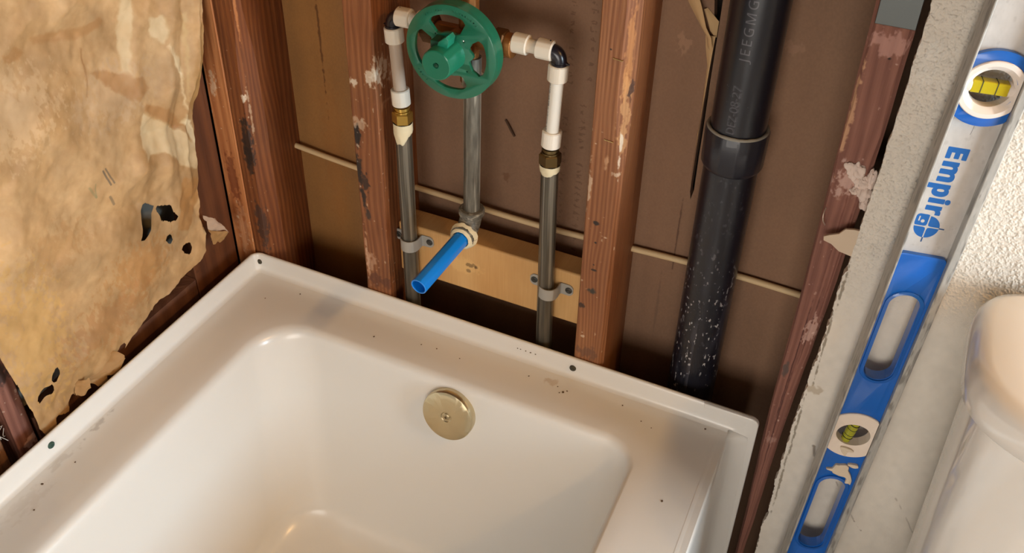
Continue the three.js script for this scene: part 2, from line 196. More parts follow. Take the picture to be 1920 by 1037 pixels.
// right part of the plumbing wall: textured drywall, broken along its left edge
const wallTone = [220, 212, 200];
{
  const r = rng(12), pts = [[2.05, FLOOR], [2.05, CEIL], [0.8225, CEIL]];
  for (let y = 1.0; y > FLOOR; y -= 0.003) { const rough = y < 0.27 ? 1 : 0.45; let x = 0.8045 + 0.017 * sst(-0.12, 0.55, y) + (fbm(y * 60, 2, 5, 4) - 0.5) * 0.005 * rough + (vn(y * 420, 7, 3) - 0.5) * 0.0022 * rough; if (y < -0.165) x += -0.0015; pts.push([x, y]); }
  pts.push([0.8045, FLOOR]);
  const sh = new THREE.Shape(pts.map(p => new THREE.Vector2(...p)));
  const g = new THREE.ExtrudeGeometry(sh, { depth: 0.0127, bevelEnabled: false }); g.translate(0, 0, 0.0009);
  const uv = g.attributes.uv, p = g.attributes.position; for (let i = 0; i < p.count; i++) uv.setXY(i, (p.getX(i) - 0.78) / 0.8, (p.getY(i) + 0.4) / 1.1);
  const tex = dataTex(1024, 1408, (u, v) => { const X = 0.78 + u * 0.8, Y = -0.4 + v * 1.1, n = fbm(X * 14, Y * 10, 41, 4), m = fbm(X * 120, Y * 90, 44, 2); const k = 1 + 0.06 * (n - 0.5) + 0.05 * (m - 0.5); let c = wallTone.map(q => q * k);
    const line = (x0, y0, x1, y1, w, a) => { const dx = x1 - x0, dy = y1 - y0, t = clamp(((X - x0) * dx + (Y - y0) * dy) / (dx * dx + dy * dy)), d = Math.hypot(X - x0 - t * dx, Y - y0 - t * dy + (fbm(X * 90, 3, 8) - 0.5) * 0.01); const q = a * (1 - sst(w * 0.4, w, d)); c = c.map((e, j) => mix(e, [96, 82, 70][j], q)); };
    line(0.875, -0.06, 0.905, -0.105, 0.0016, 0.5); line(0.872, -0.05, 0.885, -0.07, 0.002, 0.4); line(0.90, -0.10, 0.925, -0.13, 0.0012, 0.4); line(0.835, -0.005, 0.839, -0.02, 0.003, 0.55); line(0.835, -0.16, 0.85, -0.2, 0.0015, 0.6); line(0.84, -0.175, 0.846, -0.22, 0.0013, 0.6); line(0.93, -0.03, 0.97, -0.09, 0.0014, 0.25);
    return stained(c, X, Y, [[0.8165, 0.24, 0.0016, 0.035, [96, 84, 66], 0.55, 0.9], [0.8145, 0.15, 0.0014, 0.06, [96, 84, 66], 0.55, 0.9], [0.810, 0.02, 0.0014, 0.05, [96, 84, 66], 0.55, 0.9], [0.809, -0.09, 0.0016, 0.06, [96, 84, 66], 0.55, 0.9], [0.818, 0.085, 0.010, 0.007, [184, 168, 146], 0.7, 0.7]], 61); });
  const bump = dataTex(1536, 2048, (u, v) => { const X = 0.78 + u * 0.8, Y = -0.4 + v * 1.1, k = sst(0.17, 0.34, Y + 0.08 * (fbm(X * 9, Y * 9, 71, 2) - 0.5) + 0.25 * sst(0.9, 1.0, X) * sst(0.15, 0.3, Y)); const n = fbm(X * 420, Y * 420, 73, 2), q = n * n * (1 - 0.35 * sst(0.87, 0.92, X)); const e = 70 + (0.10 + 0.9 * k) * 150 * q + 22 * fbm(X * 30, Y * 30, 75, 3) + (6 + 26 * k) * vn(X * 800, Y * 800, 4); return [e, e, e]; }, false);
  const wr = struct('wall_right', g, mat(0xffffff, { map: tex, roughness: 0.85, bumpMap: bump, bumpScale: 0.0034 }));
  const tp = new THREE.Shape([[0.7855, 0.2955], [0.7862, 0.2915], [0.794, 0.2895], [0.803, 0.283], [0.8165, 0.2805], [0.826, 0.283], [0.826, 0.313], [0.812, 0.3125], [0.804, 0.3105], [0.799, 0.303], [0.790, 0.2985]].map(q => new THREE.Vector2(...q)));
  const tg = new THREE.ExtrudeGeometry(tp, { depth: 0.0025, bevelEnabled: true, bevelSize: 0.0008, bevelThickness: 0.0006, bevelSegments: 2 }); tg.rotateY(-0.16); tg.translate(0.0 + 0.010, 0, -0.1275 + 0.008); 
  const q = tg.attributes.position; for (let i = 0; i < q.count; i++) q.setZ(i, 0.0055 + (q.getX(i) - 0.80) * 0.25 + ((i * 7) % 3) * 0.0002 + 0.0015 * fbm(q.getX(i) * 200, q.getY(i) * 200, 3)); tg.computeVertexNormals();
  mesh('torn_tape', new THREE.ExtrudeGeometry(tp, { depth: 0.0022, bevelEnabled: true, bevelSize: 0.0007, bevelThickness: 0.0006, bevelSegments: 2 }).translate(0, 0, 0.0105), mat(0xcdb9a2, { roughness: 0.85 }), wr).userData.label = 'ragged tab of drywall tape sticking out over the stud';
}
const paint = mat(0xa89e92, { roughness: 0.8 });
struct('floor', box(-0.13, 2.05, FLOOR - 0.05, FLOOR, -0.14, 1.85, 0), mat(0x6b5a48, { roughness: 0.5 }));
struct('ceiling', box(-0.18, 2.12, CEIL, CEIL + 0.05, -0.15, 1.85, 0), mat(0x5a544c, { roughness: 0.9 }));
struct('wall_left', box(-0.18, -0.125, FLOOR, CEIL, -0.15, 1.85, 0), mat(0x2e2722, { roughness: 0.9 }));
function wallWithHole(name, u0, u1, h, place, m) {   // h = [a0, a1, y0, y1]
  const sh = new THREE.Shape([[u0, FLOOR], [u1, FLOOR], [u1, CEIL], [u0, CEIL]].map(p => new THREE.Vector2(...p)));
  sh.holes.push(new THREE.Path([[h[0], h[2]], [h[0], h[3]], [h[1], h[3]], [h[1], h[2]]].map(p => new THREE.Vector2(...p))));
  const g = new THREE.ExtrudeGeometry(sh, { depth: 0.07, bevelEnabled: false }); place(g); return struct(name, g, m);
}
function frosted(name, L, toLocal) {   // a frosted pane that glows itself, with its frame; serves the added window too
  const g = new THREE.Group(); g.name = name; g.userData.kind = 'structure'; scene.add(g);
  const w = L.w / 2, h = L.h / 2, fr = mat(0xd8d2c8, { roughness: 0.4 });
  mesh('window_frame', [box(-w - 0.03, w + 0.03, h, h + 0.03, -0.02, 0.015, 0.003), box(-w - 0.03, w + 0.03, -h - 0.03, -h, -0.02, 0.015, 0.003), box(-w - 0.03, -w, -h, h, -0.02, 0.015, 0.003), box(w, w + 0.03, -h, h, -0.02, 0.015, 0.003)], fr, g);
  mesh('window_pane', box(-w, w, -h, h, -0.014, -0.008, 0), mat(0xdddddd, { emissive: new THREE.Color().setRGB(...L.color), emissiveIntensity: 0.9, roughness: 0.6 }), g);
  toLocal(g); return g;
}
{
  const S = LIGHT.side, F = LIGHT.front;
  wallWithHole('wall_side', -1.85, 0.15, [-S.pos[2] - S.w / 2 - 0.03, -S.pos[2] + S.w / 2 + 0.03, S.pos[1] - S.h / 2 - 0.03, S.pos[1] + S.h / 2 + 0.03], g => { g.rotateY(Math.PI / 2); g.translate(2.05, 0, 0); }, paint);
  wallWithHole('wall_front', -0.18, 2.12, [F.pos[0] - F.w / 2 - 0.03, F.pos[0] + F.w / 2 + 0.03, F.pos[1] - F.h / 2 - 0.03, F.pos[1] + F.h / 2 + 0.03], g => g.translate(0, 0, 1.78), paint);
  frosted('window_1', S, g => { g.rotation.y = -Math.PI / 2; g.position.set(2.06, S.pos[1], S.pos[2]); });
  frosted('added_window_2', F, g => { g.rotation.y = Math.PI; g.position.set(F.pos[0], F.pos[1], 1.79); });  // this front window is added, out of view, to carry the front fill
  const vl = thing('vanity_light', 'three globe vanity light high on the side wall beyond the toilet', 'lamp', [2.049, 1.48, 0.38]); vl.rotation.y = -Math.PI / 2;
  mesh('back_plate', box(-0.25, 0.25, -0.045, 0.045, 0, 0.03, 0.008), mat(0xb8b4ac, { metalness: 0.9, roughness: 0.3 }), vl);
  for (const x of [-0.17, 0, 0.17]) {
    mesh('lamp_holder', turned(V(x, 0, 0.03), V(x, 0, 0.1), [[0, 0], [0, 0.028], [0.06, 0.022], [0.06, 0]]), mat(0xb8b4ac, { metalness: 0.9, roughness: 0.3 }), vl);
    const b = mesh('bulb', new THREE.SphereGeometry(0.04, 24, 16).translate(x, 0, 0.128), mat(0xfff4e0, { emissive: new THREE.Color().setRGB(...LIGHT.bulb.color), emissiveIntensity: 2, roughness: 0.5 }), vl);
    const pl = new THREE.PointLight(new THREE.Color().setRGB(...LIGHT.bulb.color), LIGHT.bulb.power, 0, 2); pl.position.set(2.049 - 0.128, 1.48, 0.38 + x); pl.castShadow = true; pl.shadow.radius = 2; scene.add(pl);
  }
}

// ---------------------------------------------------------------- insulation with its brown paper facing
{
  const outline = [[5, 452], [13, 415], [21, 380], [30, 331], [40, 296], [48, 262], [50, 231], [60, 196], [63, 157], [69, 106], [69, 95], [66, 67], [76, 45], [93, 37], [127, 33], [158, 26], [198, 21], [230, 14], [250, 5], [244, 12], [257, 15], [269, 6], [278, -6], [273, -1], [288, -7], [291, -20], [304, -13], [323, 13], [337, 26], [332, 12], [333, -5], [339, 2], [346, -2], [352, -12], [362, -8], [370, -3], [374, -11], [381, -16], [392, -14], [394, -5], [397, 35], [399, 73], [403, 106], [403, 125], [408, 190], [411, 216], [412, 600], [-4, 600], [0, 500]];
  const holes = [[[164, 184], [147, 168], [156, 162], [167, 144], [177, 137], [188, 132], [177, 150], [171, 176]], [[147, 167], [124, 156], [123, 145], [114, 128], [129, 132], [144, 144]], [[142, 120], [134, 113], [131, 99], [138, 99], [145, 111]], [[117, 81], [101, 77], [99, 65], [106, 60], [116, 69], [127, 92]], [[349, 66], [348, 50], [355, 38], [359, 45], [357, 56]], [[386, 38], [371, 44], [358, 39], [360, 27], [372, 31], [381, 30]]];
  const M = a => a.map(([z, y]) => [z / 1000, y / 1000]);
  const O = M(outline), Hs = holes.map(M);
  // a little raggedness along the torn hem
  const rag = []; for (let i = 0; i < O.length; i++) { const a = O[i], b = O[(i + 1) % O.length], L = Math.hypot(b[0] - a[0], b[1] - a[1]), n = Math.max(1, Math.round(L / 0.004)), torn = i >= 9 && i < 40 ? 1 : 0.35; for (let k = 0; k < n; k++) { const t = k / n, z = mix(a[0], b[0], t), y = mix(a[1], b[1], t); rag.push([z + (fbm(z * 220, y * 220, 5, 2) - 0.5) * 0.004 * torn, y + (fbm(z * 220, y * 220, 9, 2) - 0.5) * 0.004 * torn]); } }
  const inside = (P, z, y) => { let c = false; for (let i = 0, j = P.length - 1; i < P.length; j = i++) if ((P[i][1] > y) !== (P[j][1] > y) && z < (P[j][0] - P[i][0]) * (y - P[i][1]) / (P[j][1] - P[i][1]) + P[i][0]) c = !c; return c; };
  const near = (P, z, y) => { let bd = 1e9, bp = [z, y]; for (let i = 0, j = P.length - 1; i < P.length; j = i++) { const ax = P[j][0], ay = P[j][1], dx = P[i][0] - ax, dy = P[i][1] - ay, t = clamp(((z - ax) * dx + (y - ay) * dy) / (dx * dx + dy * dy || 1)), qx = ax + t * dx, qy = ay + t * dy, d = (qx - z) ** 2 + (qy - y) ** 2; if (d < bd) { bd = d; bp = [qx, qy]; } } return [Math.sqrt(bd), bp]; };
  // crumple: creased facets (random heights on a turned, warped triangle lattice, at three sizes) plus soft billows
  const lattice = (z, y, cell, seed, ang) => { const ca = Math.cos(ang), sa = Math.sin(ang), u = (z * ca - y * sa) / cell + 40, v = (z * sa + y * ca) / cell + 40, i = Math.floor(u), j = Math.floor(v), a = u - i, b = v - j, h = (p, q) => hash(p, q, seed);
    if (hash(i, j, seed + 91) > 0.5) return a + b < 1 ? h(i, j) + a * (h(i + 1, j) - h(i, j)) + b * (h(i, j + 1) - h(i, j)) : h(i + 1, j + 1) + (1 - a) * (h(i, j + 1) - h(i + 1, j + 1)) + (1 - b) * (h(i + 1, j) - h(i + 1, j + 1));
    return a > b ? h(i, j) + a * (h(i + 1, j) - h(i, j)) + b * (h(i + 1, j + 1) - h(i + 1, j)) : h(i, j) + b * (h(i, j + 1) - h(i, j)) + a * (h(i + 1, j + 1) - h(i, j + 1)); };
  const crumple = (z, y) => {
    const wz = z + 0.016 * (fbm(z * 16, y * 16, 31, 3) - 0.5), wy = y + 0.016 * (fbm(z * 16, y * 16, 33, 3) - 0.5), near = sst(0.22, 0.08, z);
    return 0.004 + 0.013 * (lattice(wz, wy, 0.062, 3, 0.5) - 0.5) + mix(0.0045, 0.0075, near) * (lattice(wz, wy, 0.027, 5, 1.1) - 0.5) + 0.0021 * (lattice(wz, wy, 0.0105, 7, 0.2) - 0.5) + 0.010 * (fbm(z * 7, y * 5, 21, 3) - 0.5) + 0.0012 * (fbm(z * 120, y * 120, 26, 3) - 0.5);
  };
  const edgeX = (z, y) => { const ze = 0.065 - 0.06 * sst(0.16, 0.46, y), t = sst(0.075, 0.0, z - ze); const out = 0.013 * sst(0.18, 0.36, y) + 0.013 * sst(0.34, 0.46, y); return out * t; };
  const folds = (z, y) => { let v = 0; const ze = 0.065 - 0.06 * sst(0.16, 0.46, y); for (const [o, w, k] of [[0.016, 0.004, 0.006], [0.030, 0.005, -0.004], [0.052, 0.009, 0.005], [0.10, 0.012, 0.004]]) { const d = (z - ze - o - 0.01 * (fbm(y * 9, o * 90, 44, 2) - 0.5)) / w; v += k * Math.exp(-d * d) * sst(0.10, 0.24, y); } return v; };
  const hemX = (z, y) => sst(0.10, -0.02, y) * (0.003 + 0.010 * (fbm(z * 30, y * 20, 61, 2) - 0.4));
  const px = (z, y) => Math.max(-0.0345, -0.021 + crumple(z, y) + edgeX(z, y) + folds(z, y) + hemX(z, y));
  const st = 0.0026, nz = Math.ceil(0.43 / st), ny = Math.ceil(0.64 / st), id = new Map(), pos = [], uv = [], idx = [];
  const state = [], pt = [];
  for (let j = 0; j <= ny; j++) for (let i = 0; i <= nz; i++) { let z = -0.012 + i * st, y = -0.032 + j * st; let ok = inside(rag, z, y); const [d, q] = near(rag, z, y);
    if (!ok && d < st * 0.75) { [z, y] = q; ok = true; } else if (ok && d < st * 0.28) [z, y] = q;
    if (ok) for (const h of Hs) { if (Math.abs(z - h[0][0]) > 0.06 || Math.abs(y - h[0][1]) > 0.08) continue; const [dh, qh] = near(h, z, y); if (inside(h, z, y)) { if (dh < st * 0.7) [z, y] = qh; else ok = false; } else if (dh < st * 0.28) [z, y] = qh; }
    state.push(ok); pt.push([z, y]); }
  const vert = k => { if (!id.has(k)) { const [z, y] = pt[k]; id.set(k, pos.length / 3); pos.push(px(z, y), y, z); uv.push(z / 0.45 + 0.05, (y + 0.05) / 0.7); } return id.get(k); };
  for (let j = 0; j < ny; j++) for (let i = 0; i < nz; i++) { const a = j * (nz + 1) + i, b = a + 1, c = a + nz + 1, d = c + 1; if (state[a] && state[b] && state[c]) idx.push(vert(a), vert(c), vert(b)); if (state[b] && state[c] && state[d]) idx.push(vert(b), vert(c), vert(d)); }
  const CREAM = [224, 206, 168], BROWN = [162, 112, 62], PATCH = [  // stain patches, plus light and shade of the folds put into the paper colour
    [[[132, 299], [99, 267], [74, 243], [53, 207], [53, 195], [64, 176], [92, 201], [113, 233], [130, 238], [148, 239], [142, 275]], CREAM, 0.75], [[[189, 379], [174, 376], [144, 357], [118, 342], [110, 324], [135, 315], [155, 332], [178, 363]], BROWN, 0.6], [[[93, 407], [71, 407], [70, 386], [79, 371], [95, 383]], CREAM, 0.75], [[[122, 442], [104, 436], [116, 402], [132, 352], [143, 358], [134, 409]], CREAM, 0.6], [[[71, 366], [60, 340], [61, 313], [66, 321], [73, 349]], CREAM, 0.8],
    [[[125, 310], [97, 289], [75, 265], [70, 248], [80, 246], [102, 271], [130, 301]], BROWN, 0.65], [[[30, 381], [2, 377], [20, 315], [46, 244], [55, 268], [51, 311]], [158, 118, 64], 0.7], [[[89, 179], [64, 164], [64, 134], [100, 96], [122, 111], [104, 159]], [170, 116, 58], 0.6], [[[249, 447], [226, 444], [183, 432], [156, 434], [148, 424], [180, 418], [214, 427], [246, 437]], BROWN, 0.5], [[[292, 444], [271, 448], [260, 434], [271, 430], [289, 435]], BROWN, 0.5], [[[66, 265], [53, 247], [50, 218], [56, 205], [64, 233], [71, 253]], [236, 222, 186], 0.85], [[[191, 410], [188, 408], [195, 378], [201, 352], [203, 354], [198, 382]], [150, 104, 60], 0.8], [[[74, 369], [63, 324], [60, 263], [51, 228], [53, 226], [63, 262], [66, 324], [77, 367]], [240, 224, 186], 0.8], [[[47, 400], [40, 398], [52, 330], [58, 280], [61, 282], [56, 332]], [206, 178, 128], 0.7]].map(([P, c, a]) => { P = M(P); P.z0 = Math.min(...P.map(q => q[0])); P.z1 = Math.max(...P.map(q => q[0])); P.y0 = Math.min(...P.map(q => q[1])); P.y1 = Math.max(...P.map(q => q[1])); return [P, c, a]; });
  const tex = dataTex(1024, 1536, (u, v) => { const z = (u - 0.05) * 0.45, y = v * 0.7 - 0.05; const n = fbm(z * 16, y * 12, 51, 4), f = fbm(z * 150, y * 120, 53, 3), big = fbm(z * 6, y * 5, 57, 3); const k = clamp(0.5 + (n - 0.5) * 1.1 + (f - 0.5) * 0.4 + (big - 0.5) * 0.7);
    let c = [mix(166, 216, k), mix(128, 180, k), mix(82, 134, k)];
    c = stained(c, z, y, [[0.17, 0.34, 0.06, 0.04, [200, 172, 142], 0.35, 0.9], [0.30, 0.38, 0.06, 0.05, [214, 184, 146], 0.4, 1.0], [0.36, 0.12, 0.05, 0.10, [206, 160, 84], 0.4, 0.9], [0.19, 0.10, 0.06, 0.04, [176, 122, 66], 0.45, 0.9], [0.26, 0.06, 0.08, 0.03, [170, 118, 68], 0.45, 1.0], [0.30, 0.20, 0.05, 0.03, [176, 130, 78], 0.35, 1.0]], 66);
    const facetShade = 0.5 * lattice(z + 0.01 * fbm(z * 30, y * 30, 3, 2), y, 0.05, 303, 0.7) + 0.5 * lattice(z, y, 0.021, 305, 1.3); c = c.map(e => e * (1 + 0.22 * (facetShade - 0.5)));  // crumple shading painted into the paper, facet by facet
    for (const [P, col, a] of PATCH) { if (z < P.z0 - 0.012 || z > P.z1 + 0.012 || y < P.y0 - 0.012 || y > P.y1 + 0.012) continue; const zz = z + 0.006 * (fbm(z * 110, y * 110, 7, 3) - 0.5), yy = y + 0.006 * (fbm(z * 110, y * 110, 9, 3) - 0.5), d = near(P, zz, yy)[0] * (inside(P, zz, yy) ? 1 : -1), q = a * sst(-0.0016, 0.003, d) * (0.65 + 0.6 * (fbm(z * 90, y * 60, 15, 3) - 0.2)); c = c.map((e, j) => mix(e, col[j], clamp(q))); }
    const ln = (z0, y0, z1, y1, w, a, col) => { const dx = z1 - z0, dy = y1 - y0, t = clamp(((z - z0) * dx + (y - y0) * dy) / (dx * dx + dy * dy)), d = Math.hypot(z - z0 - t * dx, y - y0 - t * dy), q = a * (1 - sst(w * 0.5, w, d)); c = c.map((e, j) => mix(e, col[j], q)); };
    ln(0.213, 0.262, 0.206, 0.238, 0.0016, 0.6, [86, 78, 70]); ln(0.208, 0.262, 0.201, 0.238, 0.0016, 0.5, [86, 78, 70]); ln(0.204, 0.262, 0.213, 0.215, 0.0, 0, [0, 0, 0]); ln(0.235, 0.25, 0.228, 0.232, 0.002, 0.4, [130, 130, 90]); ln(0.228, 0.232, 0.226, 0.25, 0.0014, 0.4, [130, 130, 90]); ln(0.210, 0.222, 0.206, 0.208, 0.002, 0.45, [96, 86, 70]);
    return c; });
  const ib = thing('insulation_batt', 'crumpled brown kraft paper faced insulation with torn hem on the left wall', 'insulation');
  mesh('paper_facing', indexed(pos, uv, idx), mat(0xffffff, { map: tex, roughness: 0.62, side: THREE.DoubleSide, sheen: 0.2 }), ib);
  // dark batt behind
  const bp = [], bi = [], bn = 40; for (let j = 0; j <= bn; j++) for (let i = 0; i <= bn; i++) { const z = mix(0.0905, 0.3865, i / bn), y = mix(0.004, 0.62, j / bn); bp.push(-0.050 + 0.012 * (fbm(z * 40, y * 40, 81, 3) - 0.5), y + 0.006 * fbm(z * 30, 2, 5), z); }
  for (let j = 0; j < bn; j++) for (let i = 0; i < bn; i++) { const a = j * (bn + 1) + i; bi.push(a, a + bn + 1, a + 1, a + 1, a + bn + 1, a + bn + 2); }
  mesh('batt', [indexed(bp, null, bi), box(-0.118, -0.066, 0.002, 0.62, 0.0925, 0.3845, 0.01)], mat(0x6e6a62, { roughness: 1 }), ib);
  // folded tab that sticks out from the lower right edge, and curls along the hem
  const paper = mat(0xa27a4a, { roughness: 0.7, side: THREE.DoubleSide }), sheet = (P) => indexed(P.flat(), null, Array.from({ length: P.length - 2 }, (_, k) => [0, k + 1, k + 2]).flat());
  const tab = (P, n = 12) => { const pos = [], idx = []; const [A, B, C, D] = P; for (let j = 0; j <= n; j++) for (let i = 0; i <= n; i++) { const u = i / n, v = j / n; const q = [0, 1, 2].map(k => mix(mix(A[k], B[k], u), mix(D[k], C[k], u), v)), e = Math.max(u, 1 - u, v) ; for (let k = 0; k < 3; k++) pos.push(q[k] + (k === 0 ? 0.004 * Math.sin(u * 3) * (1 - v) + 0.004 * (fbm(q[1] * 160, q[2] * 160, 3, 2) - 0.5) : 0.009 * e * (fbm(q[1] * 130 + 7 * k, q[2] * 130, 11 + k, 3) - 0.5))); } for (let j = 0; j < n; j++) for (let i = 0; i < n; i++) { const a = j * (n + 1) + i; idx.push(a, a + 1, a + n + 1, a + 1, a + n + 2, a + n + 1); } return indexed(pos, null, idx); };
  mesh('torn_flap', tab([[-0.016, 0.103, 0.070], [-0.010, 0.094, 0.058], [0.004, 0.066, 0.048], [-0.012, 0.082, 0.069]]), mat(0xb59a84, { roughness: 0.8, side: THREE.DoubleSide }), ib);
  mesh('torn_flap', tab([[-0.012, 0.082, 0.069], [0.003, 0.066, 0.049], [-0.006, 0.052, 0.054], [-0.016, 0.048, 0.066]]), paper, ib);
  mesh('torn_flap', tab([[-0.016, 0.018, 0.268], [-0.002, 0.008, 0.262], [-0.004, -0.010, 0.276], [-0.018, 0.004, 0.318]]), paper, ib);
  mesh('torn_flap', tab([[-0.020, 0.020, 0.330], [-0.006, 0.018, 0.318], [-0.002, 0.002, 0.322], [-0.014, -0.002, 0.338]]), paper, ib);
  const fr = rng(31), fib = []; for (let i = 0; i < 14; i++) { const z = 0.425 + fr() * 0.03, y = -0.03 + fr() * 0.05; fib.push(tube([[-0.04, y, z - 0.008], [-0.034, y + 0.012 * (fr() - 0.3), z + 0.01 * (fr() - 0.5)], [-0.03, y - 0.02 * fr(), z + 0.02 * (fr() - 0.5)]], 0.0004, 8, 4)); }
  const fo = mesh('fibre', fib, mat(0xcfcac0, { roughness: 0.8 }), ib); fo.userData.kind = 'stuff';
}

// ---------------------------------------------------------------- bathtub
{
  const W = 0.768, ZE = 1.50, DK = -0.028;
  const rr = (x0, x1, z0, z1, rad, y, ns = 14, nc = 12) => {       // rounded rectangle loop, same count on every loop
    const out = [], R = Array.isArray(rad) ? rad : [rad, rad, rad, rad];   // corners: left back, right back, right front, left front
    const C = [[x0 + R[0], z0 + R[0], Math.PI, R[0]], [x1 - R[1], z0 + R[1], 1.5 * Math.PI, R[1]], [x1 - R[2], z1 - R[2], 0, R[2]], [x0 + R[3], z1 - R[3], 0.5 * Math.PI, R[3]]];
    for (let c = 0; c < 4; c++) { const [cx, cz, a0, q] = C[c]; for (let k = 0; k <= nc; k++) { const a = a0 + k / nc * Math.PI / 2; out.push([cx + q * Math.cos(a), cz + q * Math.sin(a)]); }
      const n = C[(c + 1) % 4], ex = [cx + q * Math.cos(a0 + Math.PI / 2), cz + q * Math.sin(a0 + Math.PI / 2)], sx = [n[0] + n[3] * Math.cos(n[2]), n[1] + n[3] * Math.sin(n[2])];
      for (let k = 1; k < ns; k++) out.push([mix(ex[0], sx[0], k / ns), mix(ex[1], sx[1], k / ns)]); }
    return out.map(([x, z]) => [x, typeof y === 'function' ? y(x, z) : y, z]);
  };
  const L = [];
  const add = (...a) => L.push(rr(...a));
  const bend = (t) => t;
  add(0.010, 0.734, 0.008, ZE - 0.01, 0.008, DK);
  add(0.040, 0.715, 0.030, ZE - 0.04, 0.03, DK);
  add(0.075, 0.665, 0.060, ZE - 0.08, [0.06, 0.045, 0.06, 0.06], DK);
  add(0.091, 0.6445, 0.078, ZE - 0.10, [0.066, 0.045, 0.06, 0.06], DK - 0.0008);
  add(0.097, 0.6405, 0.0845, ZE - 0.107, [0.066, 0.042, 0.06, 0.06], DK - 0.003);
  add(0.1015, 0.6375, 0.0885, ZE - 0.112, [0.066, 0.040, 0.06, 0.06], DK - 0.0075);
  add(0.1045, 0.6355, 0.0912, ZE - 0.118, [0.066, 0.040, 0.06, 0.06], DK - 0.016);
  const wallLoop = t => [mix(0.1065, 0.146, t), mix(0.6345, 0.605, t), mix(0.0935, 0.148, t), mix(ZE - 0.125, ZE - 0.30, t), [mix(0.066, 0.075, t), mix(0.042, 0.06, t), 0.07, 0.07], mix(DK - 0.03, -0.312, t)];
  for (let i = 0; i <= 10; i++) add(...wallLoop(i / 10));
  for (let i = 1; i <= 8; i++) { const a = i / 8 * Math.PI / 2, d = 0.034 * (1 - Math.cos(a)) + 0.004 * i / 8, e = 0.036 * Math.sin(a); add(0.146 + 0.006 * i / 8 + d, 0.605 - d - 0.004 * i / 8, 0.148 + 0.008 * i / 8 + d, ZE - 0.30 - d, [0.07, 0.055, 0.06, 0.06], -0.312 - e); }
  add(0.25, 0.52, 0.26, ZE - 0.42, 0.05, -0.350); add(0.33, 0.44, 0.36, ZE - 0.52, 0.04, -0.351); add(0.38, 0.39, 0.6, ZE - 0.8, 0.004, -0.352);
  const N = L[0].length, pos = [], uv = [], idx = [];
  for (const l of L) for (const p of l) { pos.push(...p); uv.push(p[0] / 0.8, p[2] / 1.6); }
  for (let j = 0; j < L.length - 1; j++) for (let i = 0; i < N; i++) { const a = j * N + i, b = j * N + (i + 1) % N, c = a + N, d = b + N; idx.push(a, c, b, b, c, d); }
  const c0 = pos.length / 3; pos.push(0.385, -0.352, 0.65); uv.push(0.48, 0.4); for (let i = 0; i < N; i++) idx.push((L.length - 1) * N + i, c0, (L.length - 1) * N + (i + 1) % N);
  const shell = indexed(pos, uv, idx);
  // raised nailing flange round left, back and far end: profile [inset, y] swept along the rim
  const prof = [[0.0, -0.10], [0.0, -0.004], [0.0006, -0.0015], [0.002, 0.0], [0.0042, 0.0], [0.0058, -0.0012], [0.0068, -0.004], [0.0076, -0.010], [0.0082, -0.018], [0.0092, -0.0235], [0.0115, -0.0268], [0.016, DK - 0.0002], [0.022, DK - 0.0008]];
  const fp = [], fuv = [], fi = []; const path = d => { const out = [], rho = Math.max(0.003, 0.016 - d), xr = mix(W - 0.0105, 0.7335, sst(0.0062, 0.0115, d)); for (let k = 0; k <= 24; k++) out.push([mix(xr, d + rho, k / 24), d]); for (let k = 1; k <= 8; k++) { const a = -Math.PI / 2 - k / 8 * Math.PI / 2; out.push([d + rho + rho * Math.cos(a), d + rho + rho * Math.sin(a)]); } for (let k = 1; k <= 30; k++) out.push([d, mix(d + rho, ZE - d - rho, k / 30)]); for (let k = 1; k <= 8; k++) { const a = Math.PI - k / 8 * Math.PI / 2; out.push([d + rho + rho * Math.cos(a), ZE - d - rho + rho * Math.sin(a)]); } for (let k = 1; k <= 10; k++) out.push([mix(d + rho, W - 0.012, k / 10), ZE - d]); return out; };
  const PN = path(0).length; for (const [d, y] of prof) for (const [x, z] of path(d)) { const right = sst(0.735, 0.756, x); const yy = y > -0.0042 ? y : y; fp.push(x, yy, z); fuv.push(x / 0.8, z / 1.6); }
  for (let j = 0; j < prof.length - 1; j++) for (let i = 0; i < PN - 1; i++) { const a = j * PN + i; fi.push(a, a + PN, a + 1, a + 1, a + PN, a + PN + 1); }
  const flange = indexed(fp, fuv, fi);
  for (let k = 0; k < flange.attributes.normal.count; k++) {}
  // apron: profile [x, y] along z, blending into the end flange with a cove
  const ap = [[0.722, DK + 0.0002], [0.7315, DK - 0.0002], [0.7345, DK - 0.0020], [0.7362, DK - 0.0052], [0.7372, -0.045], [0.7385, -0.10], [0.7405, -0.22], [0.742, -0.40], [0.742, FLOOR]];
  const aP = [], aU = [], aI = [], zs = [0.0075, 0.009, 0.011, 0.014, 0.018, 0.024, 0.034, 0.06, 0.1, 0.2, 0.4, 0.8, 1.2, ZE - 0.004];
  for (const z of zs) for (const [x, y] of ap) { const cove = z < 0.034 ? 0.022 * Math.pow(1 - (z - 0.0075) / 0.0265, 3) * (y < DK - 0.004 ? 1 : 0) : 0; aP.push(x + cove, y, z); aU.push(x / 0.8, z / 1.6); }
  for (let j = 0; j < zs.length - 1; j++) for (let i = 0; i < ap.length - 1; i++) { const a = j * ap.length + i; aI.push(a, a + ap.length, a + 1, a + 1, a + ap.length, a + ap.length + 1); }
  const apron = indexed(aP, aU, aI);
  // end flange running down the apron's back edge, top corner rounded
  const es = new THREE.Shape(); es.moveTo(0.70, FLOOR); es.lineTo(0.767, FLOOR); es.lineTo(0.767, -0.010); es.quadraticCurveTo(0.767, -0.0005, 0.757, -0.0005); es.lineTo(0.70, -0.0005); es.lineTo(0.70, FLOOR);
  const end = toCreasedNormals(new THREE.ExtrudeGeometry(es, { depth: 0.0035, bevelEnabled: true, bevelSize: 0.0016, bevelThickness: 0.0018, bevelSegments: 3, curveSegments: 8 }).translate(-0.001, -0.0012, 0.002), 0.7);
